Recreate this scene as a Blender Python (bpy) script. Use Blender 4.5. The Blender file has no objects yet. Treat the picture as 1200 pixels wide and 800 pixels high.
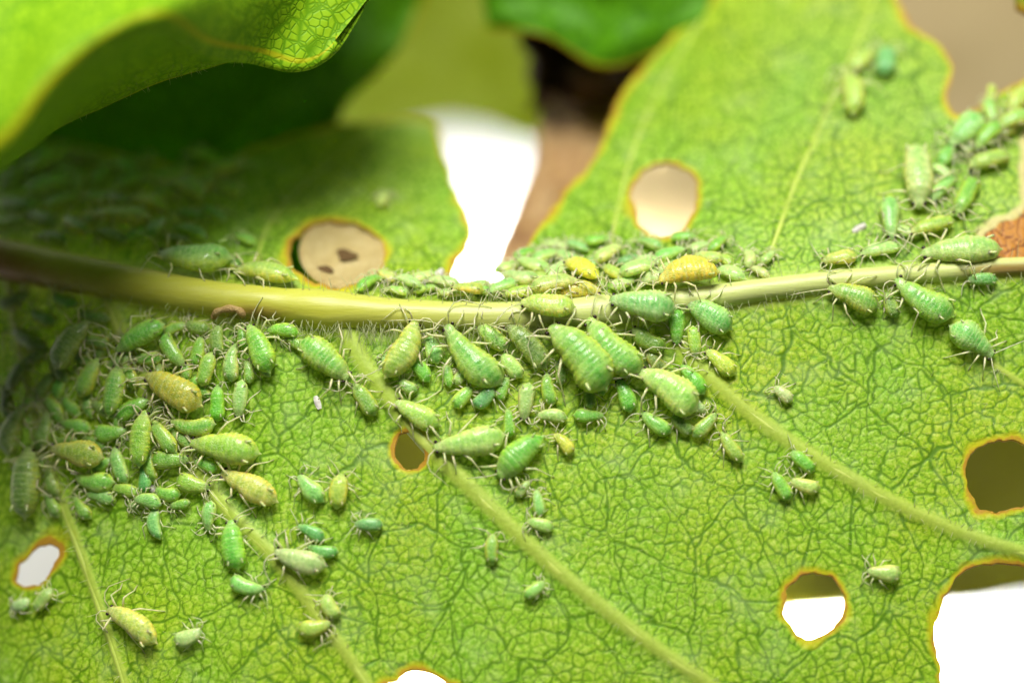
import bpy, math, random
import numpy as np
from mathutils import Vector, Matrix

# ------------------------------------------------------------------ units
S = 0.001                      # everything below is written in millimetres
R = math.radians
random.seed(7)
rng = np.random.default_rng(11)
scene = bpy.context.scene
COL = scene.collection

# ------------------------------------------------------------------ camera
ELEV = R(75.0)                 # angle between the view and the leaf plane
LENS, SENSOR, W0, H0 = 100.0, 36.0, 1200.0, 800.0
DIST = 111.11                  # mm to the focus point: 30 photo pixels per mm
FPX = W0 * LENS / SENSOR
RIGHT = np.array([1.0, 0, 0])
UP = np.array([0, math.sin(ELEV), math.cos(ELEV)])
FWD = np.array([0, math.cos(ELEV), -math.sin(ELEV)])
CAM = -FWD * DIST
cam_data = bpy.data.cameras.new('camera')
cam = bpy.data.objects.new('camera', cam_data)
COL.objects.link(cam)
cam.matrix_world = Matrix(((RIGHT[0], UP[0], -FWD[0], CAM[0] * S),
                           (RIGHT[1], UP[1], -FWD[1], CAM[1] * S),
                           (RIGHT[2], UP[2], -FWD[2], CAM[2] * S),
                           (0, 0, 0, 1)))
cam_data.lens = LENS
cam_data.sensor_width = SENSOR
cam_data.clip_start = 0.005
cam_data.clip_end = 5.0
cam_data.dof.use_dof = True
cam_data.dof.focus_distance = (DIST - 0.3) * S
cam_data.dof.aperture_fstop = 14.0
scene.camera = cam

# ------------------------------------------------------------------ light
world = bpy.data.worlds.new('World')
scene.world = world
world.use_nodes = True
world.node_tree.nodes['Background'].inputs[0].default_value = (1.0, 0.97, 0.92, 1)
world.node_tree.nodes['Background'].inputs[1].default_value = 0.012

def area_light(name, loc, target, size, power, col=(1, 1, 1), spread=180):
    d = bpy.data.lights.new(name, 'AREA')
    d.shape = 'DISK'
    d.size = size * S
    d.energy = power
    d.color = col
    d.spread = R(spread)
    o = bpy.data.objects.new(name, d)
    COL.objects.link(o)
    o.location = Vector(loc) * S
    v = Vector(target) - Vector(loc)
    o.rotation_euler = v.to_track_quat('-Z', 'Y').to_euler()
    return o

# soft key from behind and above, gentle front fill, unseen lamp added under the leaf to whiten the paper
area_light('key_softbox', (-12, 165, 225), (2, 0, 0), 150, 1.52, (1.0, 0.98, 0.94))
area_light('front_fill', (60, -180, 240), (4, 0, 0), 200, 0.045, (1.0, 1.0, 1.0))
area_light('low_paper_fill', (6, -36, -13), (6, -4, -60), 28, 0.32, (1.0, 1.0, 1.0), 31)

vs = scene.view_settings
vs.view_transform = 'Standard'
vs.look = 'None'
vs.gamma = 1.0
vs.use_curve_mapping = False
vs.exposure = 0.0
scene.render.engine = 'CYCLES'
scene.render.resolution_x = 1024
scene.render.resolution_y = 682

# ------------------------------------------------------------------ helpers
def tag(o, label=None, cat=None, group=None, kind=None):
    if label: o['label'] = label
    if cat: o['category'] = cat
    if group: o['group'] = group
    if kind: o['kind'] = kind
    return o

def empty(name, loc=(0, 0, 0)):
    o = bpy.data.objects.new(name, None)
    COL.objects.link(o)
    o.location = Vector(loc) * S
    o.empty_display_size = 0.001
    return o

def mesh_obj(name, verts, faces, mat, parent=None, cols=None, smooth=True, loc=None, attr='tint'):
    """verts in mm; faces (n,3|4) array or list; cols per-vertex rgba"""
    me = bpy.data.meshes.new(name)
    v = np.asarray(verts, dtype=np.float64) * S
    if isinstance(faces, np.ndarray):
        k = faces.shape[1]
        me.vertices.add(len(v))
        me.vertices.foreach_set('co', v.astype(np.float32).ravel())
        me.loops.add(faces.size)
        me.loops.foreach_set('vertex_index', faces.astype(np.int32).ravel())
        me.polygons.add(len(faces))
        me.polygons.foreach_set('loop_start', np.arange(0, faces.size, k, dtype=np.int32))
        me.update(calc_edges=True)
    else:
        me.from_pydata([tuple(p) for p in v], [], [tuple(f) for f in faces])
        me.update()
    if smooth:
        me.polygons.foreach_set('use_smooth', np.ones(len(me.polygons), dtype=bool))
    if cols is not None:
        a = me.attributes.new(attr, 'FLOAT_COLOR', 'POINT')
        a.data.foreach_set('color', np.asarray(cols, dtype=np.float32).ravel())
    me.materials.append(mat)
    o = bpy.data.objects.new(name, me)
    COL.objects.link(o)
    if parent is not None: o.parent = parent
    if loc is not None: o.location = Vector(loc) * S
    return o

def hash2(ix, iy, seed):
    h = (ix.astype(np.int64) * 374761393 + iy.astype(np.int64) * 668265263 + seed * 974634777) & 0x7fffffff
    h = ((h ^ (h >> 13)) * 1274126177) & 0x7fffffff
    h = ((h ^ (h >> 16)) * 461845907) & 0x7fffffff
    return ((h ^ (h >> 15)) & 0xffffff) / float(0xffffff)

def vnoise(x, y, scale, seed):
    x = np.asarray(x, float) / scale; y = np.asarray(y, float) / scale
    ix = np.floor(x); iy = np.floor(y)
    fx = x - ix; fy = y - iy
    fx = fx * fx * (3 - 2 * fx); fy = fy * fy * (3 - 2 * fy)
    a = hash2(ix, iy, seed); b = hash2(ix + 1, iy, seed)
    c = hash2(ix, iy + 1, seed); d = hash2(ix + 1, iy + 1, seed)
    return (a * (1 - fx) + b * fx) * (1 - fy) + (c * (1 - fx) + d * fx) * fy   # 0..1

def voronoi_edge(x, y, cell, seed, jitter=0.9):
    """distance (mm) to the nearest cell border, and the cell's random value"""
    u = x / cell; v = y / cell
    iu = np.floor(u); iv = np.floor(v)
    d1 = np.full(u.shape, 9.0); d2 = np.full(u.shape, 9.0)
    p1x = np.zeros(u.shape); p1y = np.zeros(u.shape); p2x = np.zeros(u.shape); p2y = np.zeros(u.shape)
    rid = np.zeros(u.shape)
    for di in (-1, 0, 1):
        for dj in (-1, 0, 1):
            a = iu + di; b = iv + dj
            px = a + 0.5 + (hash2(a, b, seed) - 0.5) * jitter
            py = b + 0.5 + (hash2(a, b, seed + 5) - 0.5) * jitter
            d = np.hypot(u - px, v - py)
            m1 = d < d1
            m2 = (~m1) & (d < d2)
            p2x = np.where(m1, p1x, np.where(m2, px, p2x)); p2y = np.where(m1, p1y, np.where(m2, py, p2y))
            d2 = np.where(m1, d1, np.where(m2, d, d2))
            p1x = np.where(m1, px, p1x); p1y = np.where(m1, py, p1y)
            d1 = np.where(m1, d, d1)
            rid = np.where(m1, hash2(a, b, seed + 9), rid)
    sep = np.hypot(p2x - p1x, p2y - p1y) + 1e-6
    return (d2 * d2 - d1 * d1) / (2 * sep) * cell, rid, p1x * cell, p1y * cell, p2x * cell, p2y * cell

def sstep(a, b, x):
    t = np.clip((x - a) / (b - a), 0, 1)
    return t * t * (3 - 2 * t)

def smooth_path(pts, n, closed=False):
    """Catmull-Rom through the points, n samples"""
    P = np.asarray(pts, float)
    m = len(P)
    out = []
    segs = m if closed else m - 1
    for k in range(n):
        t = k * segs / (n if closed else n - 1)
        i = min(int(t), segs - 1); f = t - i
        if closed:
            p0, p1, p2, p3 = P[(i - 1) % m], P[i % m], P[(i + 1) % m], P[(i + 2) % m]
        else:
            p0, p1, p2, p3 = P[max(i - 1, 0)], P[i], P[min(i + 1, m - 1)], P[min(i + 2, m - 1)]
        out.append(0.5 * ((2 * p1) + (p2 - p0) * f + (2 * p0 - 5 * p1 + 4 * p2 - p3) * f * f
                          + (3 * p1 - p0 - 3 * p2 + p3) * f ** 3))
    return np.array(out)

def ray(px, py):
    px = np.asarray(px, float); py = np.asarray(py, float)
    d = (FWD[None, :] * FPX + RIGHT[None, :] * (px - W0 / 2).reshape(-1, 1)
         + UP[None, :] * (H0 / 2 - py).reshape(-1, 1))
    return d / FPX            # depth 1 along the view axis

def unproject(px, py, dz):
    """a point dz mm behind (+) or in front of (-) the focus plane"""
    return CAM + ray([px], [py])[0] * (DIST + dz)

# ------------------------------------------------------------------ the leaf's shape
def droop(x):
    x = np.asarray(x, float)
    return -0.018 * np.clip(-6 - x, 0, None) ** 2 - 0.004 * np.clip(x - 12, 0, None) ** 2

MID_PX = [(-150, 268), (-60, 286), (0, 301), (80, 317), (170, 335), (250, 348), (330, 356), (400, 362), (500, 367),
          (600, 368), (690, 363), (770, 354), (850, 343), (930, 333), (1000, 325), (1100, 316), (1200, 309), (1330, 300)]
def hit_fn(fn, px, py, zoff=0.0):
    d = ray(px, py)
    ts = np.linspace(DIST - 22, DIST + 75, 500)
    P = CAM[None, None, :] + d[:, None, :] * ts[None, :, None]
    g = P[..., 2] - fn(P[..., 0], P[..., 1]) - np.asarray(zoff).reshape(-1, 1)
    neg = g < 0
    i = np.where(neg.any(1), neg.argmax(1), len(ts) - 1)
    i = np.clip(i, 1, None)
    lo = ts[i - 1]; hi = ts[i]
    for _ in range(26):
        mid = (lo + hi) / 2
        Q = CAM + d * mid[:, None]
        n = Q[:, 2] - fn(Q[:, 0], Q[:, 1]) - np.asarray(zoff).reshape(-1) < 0
        hi = np.where(n, mid, hi); lo = np.where(n, lo, mid)
    return CAM + d * ((lo + hi) / 2)[:, None]

_m = smooth_path(MID_PX, 260)
_mid3 = hit_fn(lambda x, y: droop(x), _m[:, 0], _m[:, 1], 0.35)
_o = np.argsort(_mid3[:, 0])
MX, MY = _mid3[_o, 0], _mid3[_o, 1]
def y_mid(x): return np.interp(x, MX, MY)
def r_mid(x): return np.interp(x, [-24, -20, -14, -8, -4, 0, 6, 14, 24], [0.86, 0.82, 0.72, 0.66, 0.60, 0.56, 0.50, 0.40, 0.34])
def k_up(x): return np.interp(x, [-24, -8, -2, 4, 9, 14, 20], [0.85, 0.85, 0.85, 0.62, 0.46, 0.36, 0.30])

def h_base(x, y):
    x = np.asarray(x, float); y = np.asarray(y, float)
    v = y - y_mid(x)
    up = np.clip(v, 0, None); lo = np.clip(-v, 0, None)
    h = droop(x) - k_up(x) * (np.sqrt(up * up + 0.25) - 0.5) - 0.0045 * lo * lo - 0.05 * lo
    h = h + 0.30 * (vnoise(x + 50, y + 50, 5.5, 3) - 0.5) * np.clip(np.abs(v) / 3, 0, 1)
    return h

def hit_leaf(px, py, zoff=0.0): return hit_fn(h_base, px, py, zoff)

# side veins, photo pixels, with radius in mm at start and end
VEINS = [
    ([(390, 368), (412, 402), (440, 445), (500, 520), (570, 590), (650, 665), (750, 745), (830, 800), (900, 850)], 0.42, 0.24),
    ([(770, 362), (800, 408), (840, 450), (900, 500), (970, 545), (1050, 590), (1130, 625), (1200, 647), (1290, 670)], 0.36, 0.24),
    ([(120, 335), (160, 430), (205, 510), (262, 592), (320, 652), (380, 730), (430, 800), (470, 860)], 0.34, 0.22),
    ([(10, 318), (30, 430), (60, 550), (85, 620), (110, 690), (140, 780), (160, 850)], 0.30, 0.16),
    ([(1080, 322), (1110, 372), (1150, 415), (1200, 450), (1290, 500)], 0.16, 0.10),
    ([(880, 338), (905, 290), (930, 220), (965, 140), (1000, 60), (1040, -40)], 0.11, 0.06),
    ([(700, 345), (715, 290), (735, 200), (770, 110), (830, 10)], 0.09, 0.05),
    ([(295, 345), (312, 270), (362, 212), (430, 158)], 0.09, 0.05),
]
VP = []          # (n,3) world points and radii
for pts, r0, r1 in VEINS:
    q = smooth_path(pts, 90)
    p = hit_leaf(q[:, 0], q[:, 1])
    VP.append((p, np.linspace(r0, r1, len(p))))

def vein_dist(x, y, p):
    """2-D distance from grid points to a vein polyline (and the parameter)"""
    best = np.full(x.shape, 99.0); par = np.zeros(x.shape)
    for i in range(0, len(p) - 1):
        a = p[i, :2]; b = p[i + 1, :2]
        ab = b - a; L2 = ab @ ab + 1e-9
        m = (x > min(a[0], b[0]) - 2) & (x < max(a[0], b[0]) + 2) & (y > min(a[1], b[1]) - 2) & (y < max(a[1], b[1]) + 2)
        if not m.any(): continue
        xx = x[m]; yy = y[m]
        t = np.clip(((xx - a[0]) * ab[0] + (yy - a[1]) * ab[1]) / L2, 0, 1)
        d = np.hypot(xx - a[0] - t * ab[0], yy - a[1] - t * ab[1])
        bm = best[m]; w = d < bm
        bm[w] = d[w]; best[m] = bm
        pm = par[m]; pm[w] = (i + t[w]) / (len(p) - 1); par[m] = pm
    return best, par

def h_stand(x, y):
    """the surface insects stand on: blade plus the midrib's round back"""
    x = np.asarray(x, float); y = np.asarray(y, float)
    v = y - y_mid(x); r = r_mid(x)
    h = h_base(x, y)
    tube = droop(x) + 0.15 * r + np.sqrt(np.clip(r * r - v * v, 0, None))
    return np.where(np.abs(v) < r, np.maximum(h, tube), h)

# outline and holes, photo pixels
OUTLINE = [(-130, 900), (-100, 1150), (200, 1270), (600, 1300), (1000, 1270), (1300, 1150), (1330, 905), (1330, 500), (1330, 40), (1260, 65), (1200, 95), (1165, 111),
           (1142, 127), (1122, 134), (1112, 124), (1110, 108), (1117, 88), (1112, 66), (1098, 50), (1078, 38), (1066, 26), (1057, 6), (1050, -30),
           (1075, -160), (1110, -330), (980, -420), (900, -330), (868, -120), (846, -30), (826, 2), (792, 34), (758, 72), (730, 106), (715, 140), (694, 186), (660, 226), (634, 262),
           (612, 298), (600, 322), (575, 331), (540, 331), (528, 318), (538, 300), (552, 275), (546, 248), (530, 212), (520, 176), (510, 146),
           (472, 139), (430, 142), (380, 148), (300, 172), (240, 197), (180, 188), (60, 165), (-130, 150)]
HOLES = [
    [(741, 240), (748, 208), (765, 195), (790, 193), (812, 206), (817, 230), (808, 258), (788, 277), (762, 274)],
    [(463, 520), (468, 508), (480, 506), (494, 520), (496, 538), (485, 548), (472, 546)],
    [(19, 675), (30, 655), (45, 640), (60, 636), (69, 648), (60, 668), (45, 684), (28, 688)],
    [(919, 706), (930, 682), (946, 671), (966, 671), (984, 686), (989, 710), (976, 734), (953, 750), (932, 740)],
    [(1131, 557), (1137, 530), (1156, 518), (1190, 516), (1218, 530), (1222, 565), (1200, 592), (1172, 599), (1144, 590)],
    [(1096, 742), (1104, 706), (1122, 676), (1156, 660), (1196, 662), (1245, 690), (1270, 780), (1240, 880), (1150, 890), (1112, 830)],
    [(442, 815), (462, 794), (490, 786), (518, 793), (538, 815), (530, 850), (490, 862), (452, 848)],
    [(395 + 55 * math.cos(a * math.pi / 6), 297 - 38 * math.sin(a * math.pi / 6)) for a in range(12)],
]
DEAD = [(1148, 272), (1165, 258), (1192, 246), (1198, 215), (1204, 150), (1260, 130), (1330, 140), (1330, 330), (1240, 322), (1185, 312), (1160, 300)]

def to_xy(poly, n):
    q = smooth_path(poly, n, closed=True)
    return hit_leaf(q[:, 0], q[:, 1])[:, :2]

def in_poly(x, y, P):
    ins = np.zeros(x.shape, bool)
    for i in range(len(P)):
        x0, y0 = P[i]; x1, y1 = P[(i + 1) % len(P)]
        if y0 == y1: continue
        c = ((y0 > y) != (y1 > y)) & (x < (x1 - x0) * (y - y0) / (y1 - y0) + x0)
        ins ^= c
    return ins

def poly_dist(X, Y, P, reach):
    """unsigned distance to the polygon outline, capped at reach; X, Y regular (rows, cols) grids"""
    D = np.full(X.shape, reach)
    xs = X[0]; ys = Y[:, 0]
    for i in range(len(P)):
        a = P[i]; b = P[(i + 1) % len(P)]
        i0 = np.searchsorted(xs, min(a[0], b[0]) - reach); i1 = np.searchsorted(xs, max(a[0], b[0]) + reach)
        j0 = np.searchsorted(ys, min(a[1], b[1]) - reach); j1 = np.searchsorted(ys, max(a[1], b[1]) + reach)
        if i1 <= i0 or j1 <= j0: continue
        x = X[j0:j1, i0:i1]; y = Y[j0:j1, i0:i1]
        ab = b - a; L2 = ab @ ab + 1e-12
        t = np.clip(((x - a[0]) * ab[0] + (y - a[1]) * ab[1]) / L2, 0, 1)
        D[j0:j1, i0:i1] = np.minimum(D[j0:j1, i0:i1], np.hypot(x - a[0] - t * ab[0], y - a[1] - t * ab[1]))
    return D

# ------------------------------------------------------------------ materials
def new_mat(name):
    m = bpy.data.materials.new(name)
    m.use_nodes = True
    nt = m.node_tree
    nt.nodes.clear()
    out = nt.nodes.new('ShaderNodeOutputMaterial')
    return m, nt, out

def N(nt, kind, **kw):
    n = nt.nodes.new(kind)
    for k, v in kw.items():
        if k in n.inputs.keys() if isinstance(k, str) else False:
            n.inputs[k].default_value = v
        else:
            setattr(n, k, v)
    return n

def mixrgb(nt, fac, a, b, blend='MIX'):
    n = nt.nodes.new('ShaderNodeMix')
    n.data_type = 'RGBA'; n.blend_type = blend
    for sock, val in ((n.inputs[0], fac), (n.inputs[6], a), (n.inputs[7], b)):
        if hasattr(val, 'is_linked') or hasattr(val, 'node'):
            nt.links.new(val, sock)
        elif isinstance(val, (int, float)):
            sock.default_value = val
        else:
            sock.default_value = (*val, 1) if len(val) == 3 else val
    return n.outputs[2]

def math_n(nt, op, a, b=None, c=None, clamp=False):
    n = nt.nodes.new('ShaderNodeMath'); n.operation = op; n.use_clamp = clamp
    for i, val in enumerate((a, b, c)):
        if val is None: continue
        if hasattr(val, 'node'): nt.links.new(val, n.inputs[i])
        else: n.inputs[i].default_value = val
    return n.outputs[0]

def ramp(nt, fac, stops):
    n = nt.nodes.new('ShaderNodeValToRGB')
    cr = n.color_ramp
    while len(cr.elements) < len(stops): cr.elements.new(0.5)
    for e, (p, c) in zip(cr.elements, stops):
        e.position = p; e.color = (*c, 1) if len(c) == 3 else c
    nt.links.new(fac, n.inputs[0])
    return n.outputs[0]

def noise_n(nt, vec, scale, detail=3, rough=0.55):
    n = nt.nodes.new('ShaderNodeTexNoise')
    n.inputs['Scale'].default_value = scale; n.inputs['Detail'].default_value = detail
    n.inputs['Roughness'].default_value = rough
    nt.links.new(vec, n.inputs['Vector'])
    return n.outputs['Fac']

def mm_coords(nt):
    """object-space coordinates in millimetres"""
    tc = nt.nodes.new('ShaderNodeTexCoord')
    vm = nt.nodes.new('ShaderNodeVectorMath'); vm.operation = 'SCALE'
    nt.links.new(tc.outputs['Object'], vm.inputs[0]); vm.inputs['Scale'].default_value = 1.0 / S
    return vm.outputs[0]

def leaf_shader(nt, out, color, bump_h, bump_dist, rough=0.42, transl=0.35, spec=0.45, tcol=None, rough_sock=None):
    p = nt.nodes.new('ShaderNodeBsdfPrincipled')
    nt.links.new(color, p.inputs['Base Color'])
    p.inputs['Roughness'].default_value = rough
    if rough_sock is not None: nt.links.new(rough_sock, p.inputs['Roughness'])
    p.inputs['Specular IOR Level'].default_value = spec
    if bump_h is not None:
        b = nt.nodes.new('ShaderNodeBump')
        b.inputs['Strength'].default_value = 1.0
        b.inputs['Distance'].default_value = bump_dist * S
        nt.links.new(bump_h, b.inputs['Height'])
        nt.links.new(b.outputs[0], p.inputs['Normal'])
    t = nt.nodes.new('ShaderNodeBsdfTranslucent')
    nt.links.new(tcol if tcol is not None else color, t.inputs['Color'])
    mx = nt.nodes.new('ShaderNodeMixShader'); mx.inputs[0].default_value = transl
    nt.links.new(p.outputs[0], mx.inputs[1]); nt.links.new(t.outputs[0], mx.inputs[2])
    nt.links.new(mx.outputs[0], out.inputs['Surface'])
    return p

def mat_blade():
    m, nt, out = new_mat('leaf_blade')
    at = nt.nodes.new('ShaderNodeAttribute'); at.attribute_name = 'tint'
    sep = nt.nodes.new('ShaderNodeSeparateColor'); nt.links.new(at.outputs['Color'], sep.inputs[0])
    vein, edge, dead = sep.outputs[0], sep.outputs[1], sep.outputs[2]
    pale = at.outputs['Alpha']
    mm = mm_coords(nt)
    n1 = noise_n(nt, mm, 0.16, 4)
    n2 = noise_n(nt, mm, 6.5, 4, 0.65)
    n3 = noise_n(nt, mm, 14.0, 3, 0.6)
    are = ramp(nt, n2, [(0.32, (0.140, 0.330, 0.008)), (0.50, (0.310, 0.510, 0.030)), (0.70, (0.500, 0.640, 0.140))])
    warm = ramp(nt, n1, [(0.35, (0.86, 1.0, 1.0)), (0.65, (1.10, 1.0, 0.6))])
    are = mixrgb(nt, 1.0, are, warm, 'MULTIPLY')
    vc = mixrgb(nt, n3, (0.048, 0.150, 0.001), (0.095, 0.220, 0.002))
    c = mixrgb(nt, vein, are, vc)
    n0 = noise_n(nt, mm, 0.55, 5, 0.7)
    c = mixrgb(nt, math_n(nt, 'MULTIPLY', ramp(nt, n0, [(0.52, (0, 0, 0)), (0.72, (1, 1, 1))]), 0.30), c, (0.42, 0.55, 0.24))
    c = mixrgb(nt, math_n(nt, 'MULTIPLY', pale, 0.75), c, (0.500, 0.620, 0.090))
    # yellow then rusty margin round every bite
    e = math_n(nt, 'ADD', edge, math_n(nt, 'MULTIPLY', math_n(nt, 'SUBTRACT', n2, 0.5), 0.30))
    yel = ramp(nt, e, [(0.25, (0, 0, 0)), (0.85, (1, 1, 1))])
    c = mixrgb(nt, math_n(nt, 'MULTIPLY', yel, 0.85), c, (0.560, 0.520, 0.012))
    rus = ramp(nt, math_n(nt, 'ADD', e, math_n(nt, 'MULTIPLY', math_n(nt, 'SUBTRACT', noise_n(nt, mm, 1.6, 3), 0.5), 0.7)), [(0.80, (0, 0, 0)), (1.0, (1, 1, 1))])
    c = mixrgb(nt, math_n(nt, 'MULTIPLY', rus, 0.85), c, (0.480, 0.230, 0.030))
    # dead, rust-brown tissue with dark veinlets and a pale border
    dcol = mixrgb(nt, n2, (0.420, 0.130, 0.008), (0.60, 0.30, 0.04))
    dcol = mixrgb(nt, vein, dcol, (0.130, 0.028, 0.008))
    c = mixrgb(nt, ramp(nt, dead, [(0.52, (0, 0, 0)), (0.60, (1, 1, 1))]), c, dcol)
    ring = ramp(nt, dead, [(0.38, (0, 0, 0)), (0.47, (1, 1, 1)), (0.54, (1, 1, 1)), (0.60, (0, 0, 0))])
    c = mixrgb(nt, math_n(nt, 'MULTIPLY', ring, 0.8), c, (0.70, 0.60, 0.26))
    bh = math_n(nt, 'ADD', math_n(nt, 'MULTIPLY', n2, 0.6), math_n(nt, 'MULTIPLY', n3, 0.4))
    rs = math_n(nt, 'MULTIPLY_ADD', vein, 0.15, 0.40)
    leaf_shader(nt, out, c, bh, 0.028, 0.40, 0.20, 0.26, rough_sock=rs)
    return m

def mat_sheet(name, base, dark, margin=(0.56, 0.40, 0.02), transl=0.4, cell=2.3):
    """other leaves: tint.r = closeness to the margin"""
    m, nt, out = new_mat(name)
    at = nt.nodes.new('ShaderNodeAttribute'); at.attribute_name = 'tint'
    sep = nt.nodes.new('ShaderNodeSeparateColor'); nt.links.new(at.outputs['Color'], sep.inputs[0])
    mm = mm_coords(nt)
    v = nt.nodes.new('ShaderNodeTexVoronoi'); v.feature = 'DISTANCE_TO_EDGE'
    v.inputs['Scale'].default_value = cell
    nt.links.new(mm, v.inputs['Vector'])
    v2 = nt.nodes.new('ShaderNodeTexVoronoi'); v2.feature = 'DISTANCE_TO_EDGE'
    v2.inputs['Scale'].default_value = cell * 0.36
    nt.links.new(mm, v2.inputs['Vector'])
    ve = math_n(nt, 'MINIMUM', v.outputs['Distance'], math_n(nt, 'MULTIPLY', v2.outputs['Distance'], 1.5))
    net = ramp(nt, ve, [(0.02, (0.9, 0.9, 0.9)), (0.13, (0, 0, 0))])
    n1 = noise_n(nt, mm, 0.18, 3); n2 = noise_n(nt, mm, 4.0, 4)
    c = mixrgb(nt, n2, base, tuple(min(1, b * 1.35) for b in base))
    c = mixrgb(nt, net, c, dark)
    c = mixrgb(nt, math_n(nt, 'MULTIPLY', ramp(nt, n1, [(0.4, (0, 0, 0)), (0.7, (1, 1, 1))]), 0.35), c, tuple(b * 0.8 for b in base))
    e = math_n(nt, 'ADD', sep.outputs[0], math_n(nt, 'MULTIPLY', math_n(nt, 'SUBTRACT', n1, 0.5), 0.5))
    c = mixrgb(nt, math_n(nt, 'MULTIPLY', ramp(nt, e, [(0.35, (0, 0, 0)), (0.85, (1, 1, 1))]), 0.9), c, margin)
    bh = math_n(nt, 'SUBTRACT', math_n(nt, 'MULTIPLY', n2, 0.4), net)
    leaf_shader(nt, out, c, bh, 0.016, 0.5, transl, 0.14)
    return m

def mat_dry(name, c1, c2, c3, scale=0.7):
    m, nt, out = new_mat(name)
    mm = mm_coords(nt)
    n1 = noise_n(nt, mm, scale, 5, 0.6); n2 = noise_n(nt, mm, scale * 7, 4)
    c = ramp(nt, n1, [(0.32, c1), (0.5, c2), (0.7, c3)])
    c = mixrgb(nt, 0.35, c, ramp(nt, n2, [(0.3, c1), (0.7, c3)]))
    leaf_shader(nt, out, c, n2, 0.12, 0.6, 0.2, 0.3)
    return m

def mat_stem():
    m, nt, out = new_mat('midrib')
    at = nt.nodes.new('ShaderNodeAttribute'); at.attribute_name = 'tint'
    mm = mm_coords(nt)
    mp = nt.nodes.new('ShaderNodeMapping'); mp.inputs['Scale'].default_value = (0.25, 2.2, 2.2)
    nt.links.new(mm, mp.inputs['Vector'])
    st = noise_n(nt, mp.outputs[0], 2.0, 5, 0.6)
    n2 = noise_n(nt, mm, 9.0, 3)
    c = mixrgb(nt, math_n(nt, 'MULTIPLY', ramp(nt, st, [(0.35, (0, 0, 0)), (0.7, (1, 1, 1))]), 0.14), at.outputs['Color'], (0.60, 0.64, 0.22))
    c = mixrgb(nt, math_n(nt, 'MULTIPLY', ramp(nt, n2, [(0.55, (0, 0, 0)), (0.75, (1, 1, 1))]), 0.25), c, (0.35, 0.40, 0.05))
    p = nt.nodes.new('ShaderNodeBsdfPrincipled')
    nt.links.new(c, p.inputs['Base Color'])
    p.inputs['Roughness'].default_value = 0.42
    p.inputs['Subsurface Weight'].default_value = 0.35
    p.inputs['Subsurface Radius'].default_value = (0.6, 0.7, 0.15)
    p.inputs['Subsurface Scale'].default_value = 0.35 * S
    b = nt.nodes.new('ShaderNodeBump'); b.inputs['Distance'].default_value = 0.035 * S; b.inputs['Strength'].default_value = 0.8
    nt.links.new(st, b.inputs['Height']); nt.links.new(b.outputs[0], p.inputs['Normal'])
    nt.links.new(p.outputs[0], out.inputs['Surface'])
    return m

def mat_aphid():
    m, nt, out = new_mat('aphid_skin')
    at = nt.nodes.new('ShaderNodeAttribute'); at.attribute_name = 'tint'
    mm = mm_coords(nt)
    n1 = noise_n(nt, mm, 4.2, 6, 0.68); n2 = noise_n(nt, mm, 16.0, 3, 0.6)
    wax = math_n(nt, 'MULTIPLY', ramp(nt, n2, [(0.50, (0, 0, 0)), (0.72, (1, 1, 1))]), at.outputs['Alpha'])
    c = mixrgb(nt, 0.55, at.outputs['Color'], ramp(nt, n1, [(0.36, (0.40, 0.62, 0.30)), (0.64, (1.45, 1.26, 1.35))]), 'MULTIPLY')
    c = mixrgb(nt, wax, c, (0.62, 0.74, 0.40))
    p = nt.nodes.new('ShaderNodeBsdfPrincipled')
    nt.links.new(c, p.inputs['Base Color'])
    p.inputs['Roughness'].default_value = 0.33
    p.inputs['Specular IOR Level'].default_value = 0.55
    p.inputs['Coat Weight'].default_value = 0.35; p.inputs['Coat Roughness'].default_value = 0.13
    p.inputs['Sheen Weight'].default_value = 0.0; p.inputs['Sheen Roughness'].default_value = 0.4
    p.inputs['Subsurface Weight'].default_value = 0.75
    p.inputs['Subsurface Radius'].default_value = (0.5, 0.8, 0.25)
    p.inputs['Subsurface Scale'].default_value = 0.38 * S
    b = nt.nodes.new('ShaderNodeBump'); b.inputs['Distance'].default_value = 0.055 * S; b.inputs['Strength'].default_value = 0.9
    nt.links.new(math_n(nt, 'ADD', n1, n2), b.inputs['Height']); nt.links.new(b.outputs[0], p.inputs['Normal'])
    nt.links.new(p.outputs[0], out.inputs['Surface'])
    return m

def mat_plain(name, col, rough=0.4, spec=0.5, transl=0.0):
    m, nt, out = new_mat(name)
    mm = mm_coords(nt)
    n = noise_n(nt, mm, 6.0, 3)
    c = mixrgb(nt, n, tuple(v * 0.85 for v in col), tuple(min(1, v * 1.12) for v in col))
    if transl: leaf_shader(nt, out, c, None, 0, rough, transl, spec)
    else:
        p = nt.nodes.new('ShaderNodeBsdfPrincipled')
        nt.links.new(c, p.inputs['Base Color'])
        p.inputs['Roughness'].default_value = rough; p.inputs['Specular IOR Level'].default_value = spec
        nt.links.new(p.outputs[0], out.inputs['Surface'])
    return m

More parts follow.
